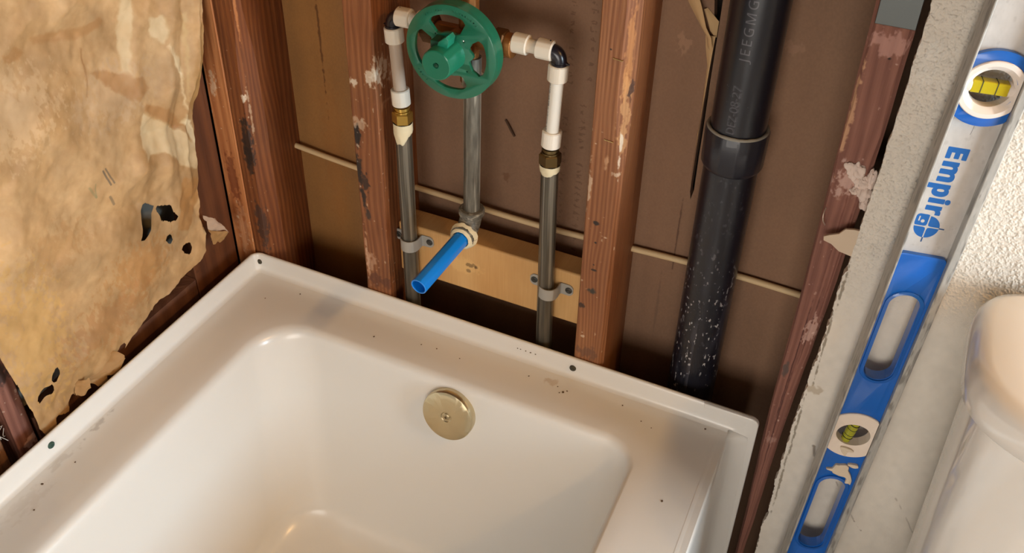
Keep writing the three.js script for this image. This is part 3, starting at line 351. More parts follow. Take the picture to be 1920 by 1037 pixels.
  const tub = thing('bathtub', 'white acrylic alcove bathtub with screwed down nailing flange', 'bathtub');
  const enamel = mat(0xe9e4da, { roughness: 0.3, clearcoat: 0.35, clearcoatRoughness: 0.16,
    map: dataTex(512, 1024, (u, v) => { const x = u * 0.8, z = v * 1.6; const c = [228, 226, 221]; return stained(c, x, z, [[0.021, 0.345, 0.004, 0.02, [150, 140, 130], 0.35, 1.5], [0.024, 0.40, 0.005, 0.02, [170, 160, 150], 0.2, 1.5], [0.034, 0.47, 0.012, 0.03, [190, 180, 170], 0.15, 1.5], [0.50, 0.03, 0.01, 0.006, [170, 140, 110], 0.3, 1.2]], 15); }), color: 0xffffff });
  mesh('tub_shell', [shell, apron, flange, end], enamel, tub);
  // screws through the flange
  const screw = (x, y, z, n, tone) => { const a = V(x, y, z), b = a.clone().addScaledVector(n, 0.003); const g = [turned(a, b, [[0, 0.0046], [0.0012, 0.0046], [0.0024, 0.0036], [0.0026, 0.0016], [0.0012, 0.0010], [0.001, 0]], 16)]; const t = V(0, 0, 1).cross(n).lengthSq() > 0.5 ? V(0, 0, 1) : V(1, 0, 0); for (const q of [t, t.clone().cross(n)]) g.push(rod(b.clone().addScaledVector(q, -0.0022).addScaledVector(n, -0.0005), b.clone().addScaledVector(q, 0.0022).addScaledVector(n, -0.0005), 0.0005, 6)); return mesh('screw', g, mat(tone, { metalness: 0.4, roughness: 0.6 }), tub); };
  screw(0.0125, -0.013, 0.0072, V(0, 0, 1), 0x4a4436); screw(0.5215, -0.0145, 0.0078, V(0, 0, 1), 0x4c4a3e); screw(0.0072, -0.0125, 0.401, V(1, 0, 0), 0x3f5a50);
  // overflow plate on the sloping end wall
  const T = Math.atan2(0.0545, 0.254), n = V(0, Math.sin(T), Math.cos(T)), oy = -0.0745, oz = 0.0935 + (DK - 0.03 - oy) / 0.254 * 0.0545;
  const oc = V(0.3850, oy, oz + 0.001), of = oc.clone().addScaledVector(n, 0.016);
  const nickel = mat(0xd0c2a0, { metalness: 1, roughness: 0.3 });
  const plate = mesh('overflow_plate', turned(oc, of, [[-0.002, 0], [-0.002, 0.0362], [0.004, 0.0368], [0.0105, 0.0368], [0.0122, 0.0360], [0.0130, 0.0340], [0.0138, 0.026], [0.0142, 0.0078], [0.0132, 0.0066], [0.0128, 0]], 64, 0.5), nickel, tub);
  const sb = oc.clone().addScaledVector(n, 0.0128), sg = [turned(sb, sb.clone().add(n), [[0, 0.0052], [0.0012, 0.0050], [0.0022, 0.0036], [0.0026, 0.0012], [0.0026, 0]], 24)];
  mesh('screw', sg, mat(0xb9a988, { metalness: 1, roughness: 0.3 }), plate);
  const cx = [V(1, 0, 0), V(0, Math.cos(T), -Math.sin(T))].map(q => { const c = sb.clone().addScaledVector(n, 0.0026); return rod(c.clone().addScaledVector(q, -0.0021), c.clone().addScaledVector(q, 0.0021), 0.0005, 6); });
  mesh('screw_recess', cx, mat(0x2a2216, { roughness: 0.8 }), plate);
  // crumbs of dirt on the deck and in the well
  const r = rng(55), cg = [], crumb = (x, y, z, s) => { const g = new THREE.IcosahedronGeometry(s, 0); g.scale(1, 0.5, 1.3); g.rotateY(r() * 6); g.translate(x, y, z); cg.push(g); };
  for (const [x, z, s] of [[0.245, 0.060, 0.0012], [0.312, 0.045, 0.0009], [0.335, 0.043, 0.0009], [0.372, 0.046, 0.0008], [0.522, 0.042, 0.0016], [0.526, 0.038, 0.001], [0.518, 0.045, 0.0008], [0.512, 0.036, 0.0008], [0.47, 0.035, 0.0009], [0.60, 0.03, 0.0009], [0.63, 0.045, 0.0008], [0.645, 0.05, 0.0007], [0.707, 0.022, 0.0012], [0.69, 0.150, 0.0013], [0.10, 0.03, 0.001], [0.06, 0.06, 0.0009], [0.03, 0.44, 0.0015], [0.04, 0.40, 0.001], [0.05, 0.47, 0.001]]) crumb(x, DK + 0.0005, z, s);
  for (let i = 0; i < 14; i++) crumb(0.18 + r() * 0.12, -0.3485, 0.19 + r() * 0.05, 0.0006 + r() * 0.0012);
  for (let i = 0; i < 6; i++) crumb(0.44 + r() * 0.03, -0.012, 0.0086, 0.0006 + r() * 0.0006);
  const dm = mesh('dirt_crumbs', cg, mat(0x5c4630, { roughness: 0.9 })); dm.userData.kind = 'stuff'; dm.userData.label = 'scattered dark dirt crumbs on the tub deck and bottom'; dm.userData.category = 'dirt';
}

// ---------------------------------------------------------------- plumbing
const brass = mat(0xc09a4a, { metalness: 0.85, roughness: 0.34 }), oldBrass = mat(0x6e5a38, { metalness: 0.9, roughness: 0.42 });
const dope = mat(0xe2d6b4, { roughness: 0.85 });
const galv = (() => { const t = dataTex(256, 1024, (u, v) => { const n = fbm(u * 10, v * 34, 5, 4), s = fbm(u * 26, v * 26, 9, 3), st = fbm(u * 14, v * 6, 15, 3); let k = clamp(0.36 + 0.5 * (n - 0.5) + 0.5 * (s - 0.5)); let c = [mix(70, 160, k), mix(66, 154, k), mix(58, 140, k)]; const w = sst(0.60, 0.72, st) * 0.6; c = c.map((e, j) => mix(e, [196, 190, 174][j], w)); return c; }); return { light: mat(0xffffff, { map: t, metalness: 0.2, roughness: 0.4 }), dark: mat(0xd8d4d0, { map: t, metalness: 0.3, roughness: 0.32 }) }; })();
const pexWhite = mat(0xdcd3c4, { roughness: 0.42 }), ringWhite = mat(0xe6dccb, { roughness: 0.5 }), blackPlastic = mat(0x17151f, { roughness: 0.3, clearcoat: 0.3 });
const ringProf = (L, r) => [[0, 0], [0, r - 0.0012], [0.0012, r], [L - 0.0012, r], [L, r - 0.0012], [L, 0]];
const PR = 0.0079, RR = 0.0117;
function blob(a, b, r, len, seed, ragged, m, name, parent) {   // thread compound smeared round a pipe, ragged lower edge, runs down on the front
  const ns = 40, nt = 14, pos = [], idx = []; const d = b.clone().sub(a).normalize();
  for (let j = 0; j <= nt; j++) for (let i = 0; i <= ns; i++) { const th = i / ns * 2 * Math.PI, front = Math.max(0, Math.cos(th - Math.PI / 2)); const ln = len * (0.45 + 0.35 * fbm(Math.cos(th) * 2 + 5, Math.sin(th) * 2, seed, 3)) * (1 + ragged * Math.pow(front, 3)); const t = j / nt, tk = r + 0.0011 * Math.sin(Math.min(1, (1 - t) * 3) * 1.57) * (0.6 + 0.9 * fbm(th * 3, t * 6, seed + 4, 2)) - (t > 0.97 ? 0.0014 : 0);
    const c = a.clone().addScaledVector(d, ln * t); pos.push(c.x + tk * Math.cos(th), c.y, c.z + tk * Math.sin(th)); }
  for (let j = 0; j < nt; j++) for (let i = 0; i < ns; i++) { const k = j * (ns + 1) + i; idx.push(k, k + 1, k + ns + 1, k + 1, k + ns + 2, k + ns + 1); }
  return mesh(name, indexed(pos, null, idx), m, parent);
}
const ZP = -0.0165;
function elbow(c, from, to, r, bend, m, name, parent) {   // quarter turn with collars
  const p0 = c.clone().addScaledVector(from, -bend), p2 = c.clone().addScaledVector(to, bend), pts = []; for (let k = 0; k <= 12; k++) { const t = k / 12; pts.push(p0.clone().multiplyScalar((1 - t) ** 2).add(c.clone().multiplyScalar(2 * t * (1 - t))).add(p2.clone().multiplyScalar(t * t)).toArray()); }
  return mesh(name, [tube(pts, r, 24, 20), turned(p0.clone().addScaledVector(to, -r * 0.9), p0.clone().addScaledVector(to, -r * 2), [[0, 0.003], [0.005, 0.0004]], 8), turned(p2.clone().addScaledVector(from, r * 0.9), p2.clone().addScaledVector(from, r * 2), [[0, 0.003], [0.005, 0.0004]], 8), rod(p0.clone().addScaledVector(from, -0.002), p0.clone().addScaledVector(from, 0.001), r * 1.1, 24, 0.0006), rod(p2.clone().addScaledVector(to, -0.001), p2.clone().addScaledVector(to, 0.002), r * 1.1, 24, 0.0006)], m, parent);
}
const pexPrint = canvasTex(256, 1024, (c, w, h) => { c.fillStyle = '#ece7dc'; c.fillRect(0, 0, w, h); c.save(); c.translate(64, h - 14); c.rotate(-Math.PI / 2); c.fillStyle = 'rgba(30,30,36,0.95)'; c.font = 'bold 32px sans-serif'; c.fillText('CL53C 4074 / PEX CTS NSF 6 / 1/2 100', 0, 0); c.fillText('CL53C 4074 / PEX CTS NSF 6 / 1/2 100', 510, 0); c.restore(); });
{
  // left white supply
  const L = thing('supply_pipe', 'white plastic supply pipe with black elbow, left of the green valve', 'pipe');
  const b0 = V(0.2635, 0.303, ZP), bt = V(0.2575, 0.416, ZP), dir = bt.clone().sub(b0).normalize(), at = t => b0.clone().addScaledVector(dir, t);
  mesh('pex_tube', rod(at(0.006), at(0.105), PR, 28), mat(0xb9a694, { roughness: 0.45 }), L);
  mesh('crimp_ring', turned(at(0.004), at(0.03), ringProf(0.022, RR)), ringWhite, L);
  mesh('crimp_ring', turned(at(0.088), at(0.12), ringProf(0.0195, RR)), ringWhite, L);
  elbow(V(0.2565, 0.4245, ZP), dir, V(1, 0.02, 0), 0.0085, 0.0125, blackPlastic, 'elbow', L);
  mesh('crimp_ring', turned(V(0.2645, 0.4250, ZP), V(0.3, 0.4255, ZP), ringProf(0.0185, RR)), ringWhite, L);
  mesh('pex_tube', rod(V(0.268, 0.4250, ZP), V(0.312, 0.4258, ZP), PR, 28), pexWhite, L);
  mesh('crimp_ring', turned(V(0.292, 0.4255, ZP), V(0.32, 0.4258, ZP), ringProf(0.0185, RR)), ringWhite, L);
  // right white supply
  const R = thing('supply_pipe', 'white printed plastic supply pipe with black elbow, right of the green valve', 'pipe');
  const c0 = V(0.4645, 0.298, ZP), ct = V(0.4695, 0.414, ZP), dr = ct.clone().sub(c0).normalize(), ar = t => c0.clone().addScaledVector(dr, t);
  const tubeG = new THREE.CylinderGeometry(PR, PR, 0.08, 32, 1, true).translate(0, 0.04, 0).rotateY(-2.2); along(tubeG, ar(0.018), ar(0.1));
  mesh('pex_tube', tubeG, mat(0xffffff, { map: pexPrint, roughness: 0.35 }), R);
  mesh('crimp_ring', turned(ar(0.004), ar(0.03), ringProf(0.0215, RR)), mat(0xf0e8da, { roughness: 0.5 }), R);
  mesh('crimp_ring', turned(ar(0.091), ar(0.12), ringProf(0.0205, RR)), ringWhite, R);
  elbow(V(0.4705, 0.4235, ZP), dr, V(-1, 0.02, 0), 0.0085, 0.0125, blackPlastic, 'elbow', R);
  mesh('crimp_ring', turned(V(0.4625, 0.4232, ZP), V(0.42, 0.424, ZP), ringProf(0.0195, RR)), ringWhite, R);
  mesh('pex_tube', rod(V(0.46, 0.4232, ZP), V(0.412, 0.4242, ZP), PR, 28), pexWhite, R);
  mesh('crimp_ring', turned(V(0.4325, 0.4238, ZP), V(0.40, 0.4245, ZP), ringProf(0.0185, RR)), ringWhite, R);
  // galvanised risers with brass adapters
  for (const [x0, y0, x1, y1, label, m, hex, len, rag, cm] of [
    [0.2635, 0.3035, 0.2665, FLOOR + 0.005, 'dark steel riser pipe with bright brass nut, below the left white pipe', galv.dark, 0.0132, 0.026, 0.85, brass],
    [0.4645, 0.2985, 0.4745, FLOOR + 0.005, 'dark steel riser pipe with dull brass nut, below the right white pipe', galv.dark, 0.0135, 0.016, 0.2, oldBrass]]) {
    const P = thing('riser_pipe', label, 'pipe'); const top = V(x0, y0, ZP), bot = V(x1, y1, ZP), d = bot.clone().sub(top).normalize(), q = t => top.clone().addScaledVector(d, t);
    mesh('pipe', rod(q(0.02), bot, 0.01065, 32), m, P);
    mesh('brass_adapter', [turned(q(-0.001), q(0.01), [[0, 0], [0, 0.0098], [0.0016, 0.0104], [0.0026, 0.0092], [0.0042, 0.0092], [0.0048, 0.0104], [0.007, 0.0104], [0.007, 0]]), hexnut(q(0.006), q(0.0215), hex)], cm, P);
    blob(q(0.0213), q(0.04), 0.0112, len, Math.round(x0 * 1000), rag, dope, 'thread_compound', P);
  }
  // centre drop pipe, elbow and blue stub
  const D = thing('drop_pipe', 'mottled grey steel drop pipe with elbow below the green valve', 'pipe');
  mesh('pipe', rod(V(0.3625, 0.395, ZP), V(0.3600, 0.178, ZP), 0.01065, 32), galv.light, D);
  mesh('union_nut', [rod(V(0.3625, 0.3585, ZP), V(0.3625, 0.3715, ZP), 0.0135, 28, 0.001)], mat(0xd9cdb8, { roughness: 0.5 }), D);
  const ec = V(0.3598, 0.1535, -0.0135), pts = []; for (let k = 0; k <= 12; k++) { const t = k / 12, A = V(0.36, 0.1765, ZP), B = V(0.3592, 0.1490, 0.0065); pts.push(A.multiplyScalar((1 - t) ** 2).add(ec.clone().multiplyScalar(2 * t * (1 - t))).add(B.multiplyScalar(t * t)).toArray()); }
  mesh('elbow', [tube(pts, 0.0142, 24, 28), turned(V(0.36, 0.1705, ZP), V(0.36, 0.19, ZP), [[0, 0.0130], [0.001, 0.0168], [0.008, 0.0168], [0.0092, 0.0155], [0.0092, 0.0106]]), turned(V(0.3592, 0.1495, 0.0025), V(0.3590, 0.1485, 0.02), [[0, 0.0130], [0.001, 0.0166], [0.0075, 0.0166], [0.0085, 0.0155], [0.0085, 0.0112]])], mat(0xffffff, { map: galv.light.map, metalness: 0.15, roughness: 0.45 }), D);
  // chalky compound on the elbow mouth
  const cm = [], ci = [], cn = 36; for (let j = 0; j <= 6; j++) for (let i = 0; i <= cn; i++) { const th = i / cn * 2 * Math.PI, t = j / 6, w = 0.6 + 0.6 * fbm(Math.cos(th) * 3 + 4, Math.sin(th) * 3, 9, 3), rad = mix(0.0112, 0.0184, t) + 0.0012 * fbm(th * 5, t * 5, 3, 2); cm.push(0.3590 + rad * Math.cos(th), 0.1487 + rad * Math.sin(th), 0.0134 - t * t * 0.012 * w + 0.002 * fbm(th * 6, t * 4, 8, 2)); }
  for (let j = 0; j < 6; j++) for (let i = 0; i < cn; i++) { const k = j * (cn + 1) + i; ci.push(k, k + 1, k + cn + 1, k + 1, k + cn + 2, k + cn + 1); }
  mesh('thread_compound', indexed(cm, null, ci), dope, D);
  const B = thing('blue_pipe_stub', 'bright blue hollow plastic pipe stub pointing over the tub rim', 'pipe');
  const s = V(0.3590, 0.1488, 0.006), e = V(0.3505, 0.1385, 0.1085), LB = s.distanceTo(e);
  mesh('pipe', turned(s, e, [[0, 0.0095], [0, 0.0109], [LB - 0.0008, 0.0109], [LB, 0.0104], [LB, 0.0095], [LB - 0.0006, 0.0090], [0, 0.0090]], 40, 0.5), mat(0x0a88ee, { roughness: 0.28, clearcoat: 0.5, clearcoatRoughness: 0.15 }), B);
  // straps
  const strapM = mat(0xa8a49c, { metalness: 0.25, roughness: 0.5 });
  for (const [x, y, tilt, label] of [[0.2652, 0.0925, 0.03, 'grey two screw pipe strap on the left riser pipe'], [0.4715, 0.0845, -0.02, 'grey two screw pipe strap on the right riser pipe']]) {
    const S = thing('pipe_strap', label, 'strap', [x, y, -0.028]); S.rotation.z = tilt;
    const r = 0.0118, zc = 0.0115, out = [], inn = [], prof = []; prof.push([-0.0305, 0.0]); prof.push([-r - 0.0035, 0.0]); for (let k = 0; k <= 4; k++) prof.push([-r - 0.0035 + 0.0035 * Math.sin(k / 4 * 1.57), 0.0035 - 0.0035 * Math.cos(k / 4 * 1.57)]); for (let k = 0; k <= 20; k++) { const a = Math.PI - k / 20 * Math.PI; prof.push([r * Math.cos(a), zc + r * Math.sin(a)]); } for (let k = 4; k >= 0; k--) prof.push([r + 0.0035 - 0.0035 * Math.sin(k / 4 * 1.57), 0.0035 - 0.0035 * Math.cos(k / 4 * 1.57)]); prof.push([r + 0.0035, 0]); prof.push([0.0305, 0]);
    const pos = [], idx = [], n = prof.length, th = 0.0014, wdt = p => { const ear = Math.abs(p[0]) > 0.024 ? Math.sqrt(Math.max(0, 1 - ((Math.abs(p[0]) - 0.024) / 0.0072) ** 2)) : 1; return 0.0088 * Math.max(0.45, ear); };
    // densify the ears so that their ends come out rounded
    const dense = []; for (let i = 0; i < n - 1; i++) { const m = (i === 0 || i === n - 2) ? 10 : 1; for (let k = 0; k < m; k++) dense.push([mix(prof[i][0], prof[i + 1][0], k / m), mix(prof[i][1], prof[i + 1][1], k / m)]); } dense.push(prof[n - 1]);
    const nrm = i => { const a = dense[Math.max(0, i - 1)], b = dense[Math.min(dense.length - 1, i + 1)], dx = b[0] - a[0], dz = b[1] - a[1], l = Math.hypot(dx, dz) || 1; return [-dz / l, dx / l]; };
    dense.forEach((p, i) => { const [nx, nz] = nrm(i), w = wdt(p); for (const [o, yy] of [[th, -w], [th, w], [0, w], [0, -w]]) pos.push(p[0] + nx * o, yy, p[1] + nz * o + 0.0002); });
    for (let i = 0; i < dense.length - 1; i++) for (let k = 0; k < 4; k++) { const a = i * 4 + k, b = i * 4 + (k + 1) % 4; idx.push(a, a + 4, b, b, a + 4, b + 4); } const z = (dense.length - 1) * 4; idx.push(0, 1, 2, 0, 2, 3, z, z + 2, z + 1, z, z + 3, z + 2);
    mesh('band', indexed(pos, null, idx, 0.5), strapM, S);
    for (const sx of [-0.0245, 0.0245]) mesh('screw', turned(V(sx, 0, 0.0014), V(sx, 0, 0.01), [[0, 0.0048], [0.0010, 0.0046], [0.0020, 0.0030], [0.0012, 0.0014], [0.001, 0]], 18), mat(0x4a4844, { metalness: 0.8, roughness: 0.4 }), S);
  }
  // black drain stack
  const V0 = thing('drain_pipe', 'large black plastic drain pipe with dusty coupling collar, right bay', 'pipe');
  const zc = -0.048, topY = 1.5, xb = 0.6690, xt = 0.6695; const X = y => mix(xb, xt, (y - 0) / 0.5);
  const abs = dataTex(512, 1536, (u, v) => { const Y = -0.25 + v * 0.85; const n = fbm(u * 14, Y * 30, 3, 3), f = vn(u * 420, Y * 900, 7); let c = [20 + 8 * n, 21 + 8 * n, 30 + 8 * n]; const low = sst(0.26, 0.02, Y); const sp = fbm(u * 70, Y * 190, 11, 2), mask = fbm(u * 9, Y * 14, 15, 3); const k = sst(0.70, 0.80, sp) * (0.25 + 1.1 * low) * sst(0.35, 0.6, mask); c = c.map((e, j) => mix(e, [200, 198, 196][j], clamp(k) * 0.85)); const du = sst(0.5, 0.75, fbm(u * 12, Y * 16, 21, 3)) * 0.22 * (low + 0.3); return c.map((e, j) => mix(e, [150, 146, 150][j], du)); });
  const plastic = mat(0xffffff, { map: abs, roughness: 0.36, clearcoat: 0.25, clearcoatRoughness: 0.3 });
  const pipeSeg = (y0, y1, r) => { const g = new THREE.CylinderGeometry(r, r, y1 - y0, 56, 1, true).translate(0, (y1 - y0) / 2, 0); const p = g.attributes.position, uv = g.attributes.uv; for (let i = 0; i < p.count; i++) uv.setXY(i, uv.getX(i), (y0 + p.getY(i) + 0.25) / 0.85); return along(g, V(X(y0), y0, zc), V(X(y1), y1, zc)); };
  mesh('pipe', pipeSeg(0.36, topY, 0.0302), mat(0xffffff, { map: canvasTex(1024, 1024, (c, w, h) => { c.fillStyle = '#14161f'; c.fillRect(0, 0, w, h); const r = rng(91); for (let i = 0; i < 70; i++) { c.fillStyle = `rgba(210,210,215,${0.1 + 0.4 * r()})`; c.fillRect(r() * w, h * (0.45 + 0.55 * r()), 1 + r() * 5, 1 + r() * 4); }
      const write = (t, u, v, px, a, sp) => { c.save(); c.translate(u * w, (1 - v) * h); c.rotate(-Math.PI / 2); c.fillStyle = `rgba(150,146,150,${a})`; c.font = `${px}px sans-serif`; let x = 0; for (const ch of t) { c.fillText(ch, x, 0); x += c.measureText(ch).width + sp; } c.restore(); };
      write('JEEGMG', 0.515, 0.425, 74, 0.5, 9); write('DEZ-08-27', 0.505, 0.035, 66, 0.34, -4); write('DEZ-08-27', 0.512, 0.038, 66, 0.2, -4); }), roughness: 0.34, clearcoat: 0.3, clearcoatRoughness: 0.25 }), V0);
  { const p = V0.children[0].geometry, uv = p.attributes.uv, ps = p.attributes.position; for (let i = 0; i < uv.count; i++) uv.setXY(i, uv.getX(i) + 0.5, (ps.getY(i) - 0.362) / 0.22); V0.children[0].material.map.wrapT = THREE.RepeatWrapping; V0.children[0].material.map.wrapS = THREE.RepeatWrapping; }
  mesh('pipe', pipeSeg(FLOOR, 0.34, 0.0302), plastic, V0);
  const cl = mesh('coupling', turned(V(X(0.31), 0.316, zc), V(X(0.36), 0.36, zc), [[0, 0.0302], [0.003, 0.0328], [0.006, 0.0342], [0.043, 0.0348], [0.0475, 0.0348], [0.0495, 0.0338], [0.0495, 0.0300]], 56), mat(0x1f2029, { roughness: 0.4, clearcoat: 0.2 }), V0);
  const rg = new THREE.TorusGeometry(0.0318, 0.0021, 10, 72); rg.rotateX(Math.PI / 2); { const p = rg.attributes.position; for (let i = 0; i < p.count; i++) { const a = Math.atan2(p.getZ(i), p.getX(i)); p.setY(i, p.getY(i) * (0.6 + 0.9 * fbm(Math.cos(a) * 5 + 9, Math.sin(a) * 5, 3, 3))); } rg.computeVertexNormals(); }
  mesh('cement_bead', rg.translate(X(0.365), 0.3655, zc), mat(0x8d8a80, { roughness: 0.75 }), V0);
  // cable across the bays, in holes through the studs
  const C = mesh('cable', tube([[-0.01, 0.157, -0.079], [0.03, 0.153, -0.079], [0.09, 0.1455, -0.081], [0.15, 0.140, -0.082], [0.21, 0.1365, -0.082], [0.30, 0.136, -0.080], [0.37, 0.1345, -0.078], [0.43, 0.133, -0.079], [0.50, 0.133, -0.082], [0.56, 0.1365, -0.082], [0.64, 0.139, -0.083], [0.70, 0.1395, -0.083], [0.80, 0.1365, -0.083]], 0.0042, 120, 10), mat(0xd8bc90, { roughness: 0.6 }));
  tag(C, 'thin beige cable running level through the studs behind the pipes', 'cable');
}
// shower valve with green plaster guard
{
  const c = V(0.3529, 0.4124, 0), T = thing('shower_valve', 'brass shower valve in a green plastic plaster guard with a knob cover', 'valve', [c.x, c.y, c.z]);
  const old = mat(0xa06a38, { metalness: 0.6, roughness: 0.4 });
  mesh('valve_body', [rod(V(0, 0, -0.045), V(0, 0, 0.006), 0.019, 32, 0.002), rod(V(-0.036, 0.006, ZP), V(0.036, 0.006, ZP), 0.0115, 24, 0.001), rod(V(0.005, 0, ZP), V(0.006, 0.085, ZP), 0.0115, 24, 0.001), rod(V(0.006, -0.05, ZP), V(0.005, 0, ZP), 0.0115, 24, 0.001), rod(V(0.052, 0.0066, ZP), V(0.062, 0.0067, ZP), 0.0142, 24, 0.001), rod(V(-0.058, 0.0066, ZP), V(-0.05, 0.0067, ZP), 0.0122, 24, 0.001)], old, T);
  for (const q of [1, -1]) mesh('side_nut', hexnut(V(q * 0.036, 0.0065, ZP), V(q * 0.0525, 0.0066, ZP), 0.0172), mat(0x6a4a2a, { metalness: 0.6, roughness: 0.5 }), T);
  mesh('top_union', [hexnut(V(0.007, 0.066, ZP), V(0.007, 0.082, ZP), 0.0165), rod(V(0.007, 0.08, ZP), V(0.008, 0.24, ZP), 0.0107, 24)], mat(0xcdbfa6, { metalness: 0.6, roughness: 0.4 }), T);
  const RO = 0.0558, sh = new THREE.Shape(); sh.absarc(0, 0, RO, 0, 2 * Math.PI);
  const sector = (a0, a1, r0, r1, wav) => { const p = new THREE.Path(), P = []; const n = 16, cr = 0.004; for (let k = 0; k <= n; k++) { const a = mix(a0, a1, k / n), e = Math.min(k, n - k) / n; P.push([(r1 - cr * Math.pow(Math.max(0, 1 - e * 6), 2)) * Math.cos(a), (r1 - cr * Math.pow(Math.max(0, 1 - e * 6), 2)) * Math.sin(a)]); } for (let k = n; k >= 0; k--) { const a = mix(a0, a1, k / n), e = Math.min(k, n - k) / n, w = wav ? 0.002 * Math.cos(k / n * 12) : 0; const q = r0 + cr * Math.pow(Math.max(0, 1 - e * 6), 2) + w; P.push([q * Math.cos(a), q * Math.sin(a)]); } p.setFromPoints(P.map(q => new THREE.Vector2(...q))); return p; };
  sh.holes.push(sector(62 * RAD, 130 * RAD, 0.0235, 0.0458), sector(-33 * RAD, 33 * RAD, 0.0255, 0.0452, true), sector(234 * RAD, 300 * RAD, 0.027, 0.0456), sector(148 * RAD, 214 * RAD, 0.024, 0.0460));
  for (const [x, y, r] of [[0.0165, 0.0175, 0.0023], [0.0205, -0.0185, 0.0016], [-0.0185, 0.020, 0.0016]]) { const h = new THREE.Path(); h.absarc(x, y, r, 0, 2 * Math.PI); sh.holes.push(h); }
  const green = mat(0x17694e, { roughness: 0.36, clearcoat: 0.35, clearcoatRoughness: 0.25 });
  const disc = toCreasedNormals(new THREE.ExtrudeGeometry(sh, { depth: 0.0035, bevelEnabled: true, bevelSize: 0.0009, bevelThickness: 0.0009, bevelSegments: 2, curveSegments: 48 }).translate(0, 0, 0.0150), 0.6);
  const skirt = turned(V(0, 0, 0), V(0, 0, 0.02), [[0.002, 0.0545], [0.002, 0.0572], [0.016, 0.0566], [0.0185, 0.0558], [0.0185, 0.0540], [0.010, 0.0540], [0.002, 0.0545]], 72, 0.5);
  mesh('plaster_guard', [disc, skirt], green, T);
  const br = rng(6), marks = []; for (const [a0, n, rad] of [[84, 9, 0.0508], [126, 7, 0.0500], [232, 5, 0.0505]]) for (let i = 0; i < n; i++) { const a = (a0 - i * 4.2) * RAD; for (let k = 0; k < 2; k++) { const g = box(-0.0003 - br() * 0.0007, 0.0003, -0.0013 + br() * 0.001, 0.0013, 0, 0.0004, 0); g.rotateZ(a - Math.PI / 2 + (br() - 0.5) * 1.6); g.translate(rad * Math.cos(a), rad * Math.sin(a), 0.0193); marks.push(g); } }
  mesh('embossed_lettering', marks, mat(0x2f7a5e, { roughness: 0.45 }), T).userData.kind = 'stuff';
  // knob-like cap over the stem
  const k0 = V(-0.0005, -0.001, 0.012), k1 = V(-0.0005, -0.001, 0.0525);
  const knob = mesh('stem_cap', turned(k0, k1, [[0, 0.0195], [0.002, 0.0192], [0.038, 0.0182], [0.0398, 0.0176], [0.0405, 0.0164], [0.0402, 0.0035], [0.0385, 0.0030], [0.0382, 0]], 48, 0.5), mat(0x187255, { roughness: 0.34, clearcoat: 0.4, clearcoatRoughness: 0.2 }), T);
  mesh('centre_screw', turned(V(-0.0005, -0.001, 0.050), V(-0.0005, -0.001, 0.06), [[0, 0.0026], [0.002, 0.0024], [0.0028, 0.0012], [0.0028, 0]], 16), mat(0x2f5c48, { metalness: 0.6, roughness: 0.25 }), knob);
  const ts = new THREE.Shape([[0, 0], [0.013, 0.002], [0.016, 0.010], [0.0135, 0.0135], [0.002, 0.0075], [0, 0.004]].map(q => new THREE.Vector2(...q)));
  const tab = toCreasedNormals(new THREE.ExtrudeGeometry(ts, { depth: 0.015, bevelEnabled: true, bevelSize: 0.0006, bevelThickness: 0.0006, bevelSegments: 2 }).translate(-0.004, 0, 0), 0.5); tab.scale(0.86, 1, 1); tab.rotateZ(0.12); tab.translate(0.0005, 0.0145, 0.026);
  mesh('lever_tab', tab, mat(0x1c8266, { roughness: 0.34, clearcoat: 0.3 }), T);
  mesh('stop_block', [box(-0.016, 0.0, 0.010, 0.0198, 0.014, 0.036, 0.0012)], mat(0x124a36, { roughness: 0.45 }), T);
  mesh('screw', [turned(V(0.0165, 0.0175, 0.010), V(0.0165, 0.0175, 0.03), [[0, 0.0034], [0.0065, 0.0034], [0.008, 0.0022], [0.0072, 0.0010], [0.007, 0]], 18)], mat(0xb9bdb4, { metalness: 1, roughness: 0.22 }), T);
}

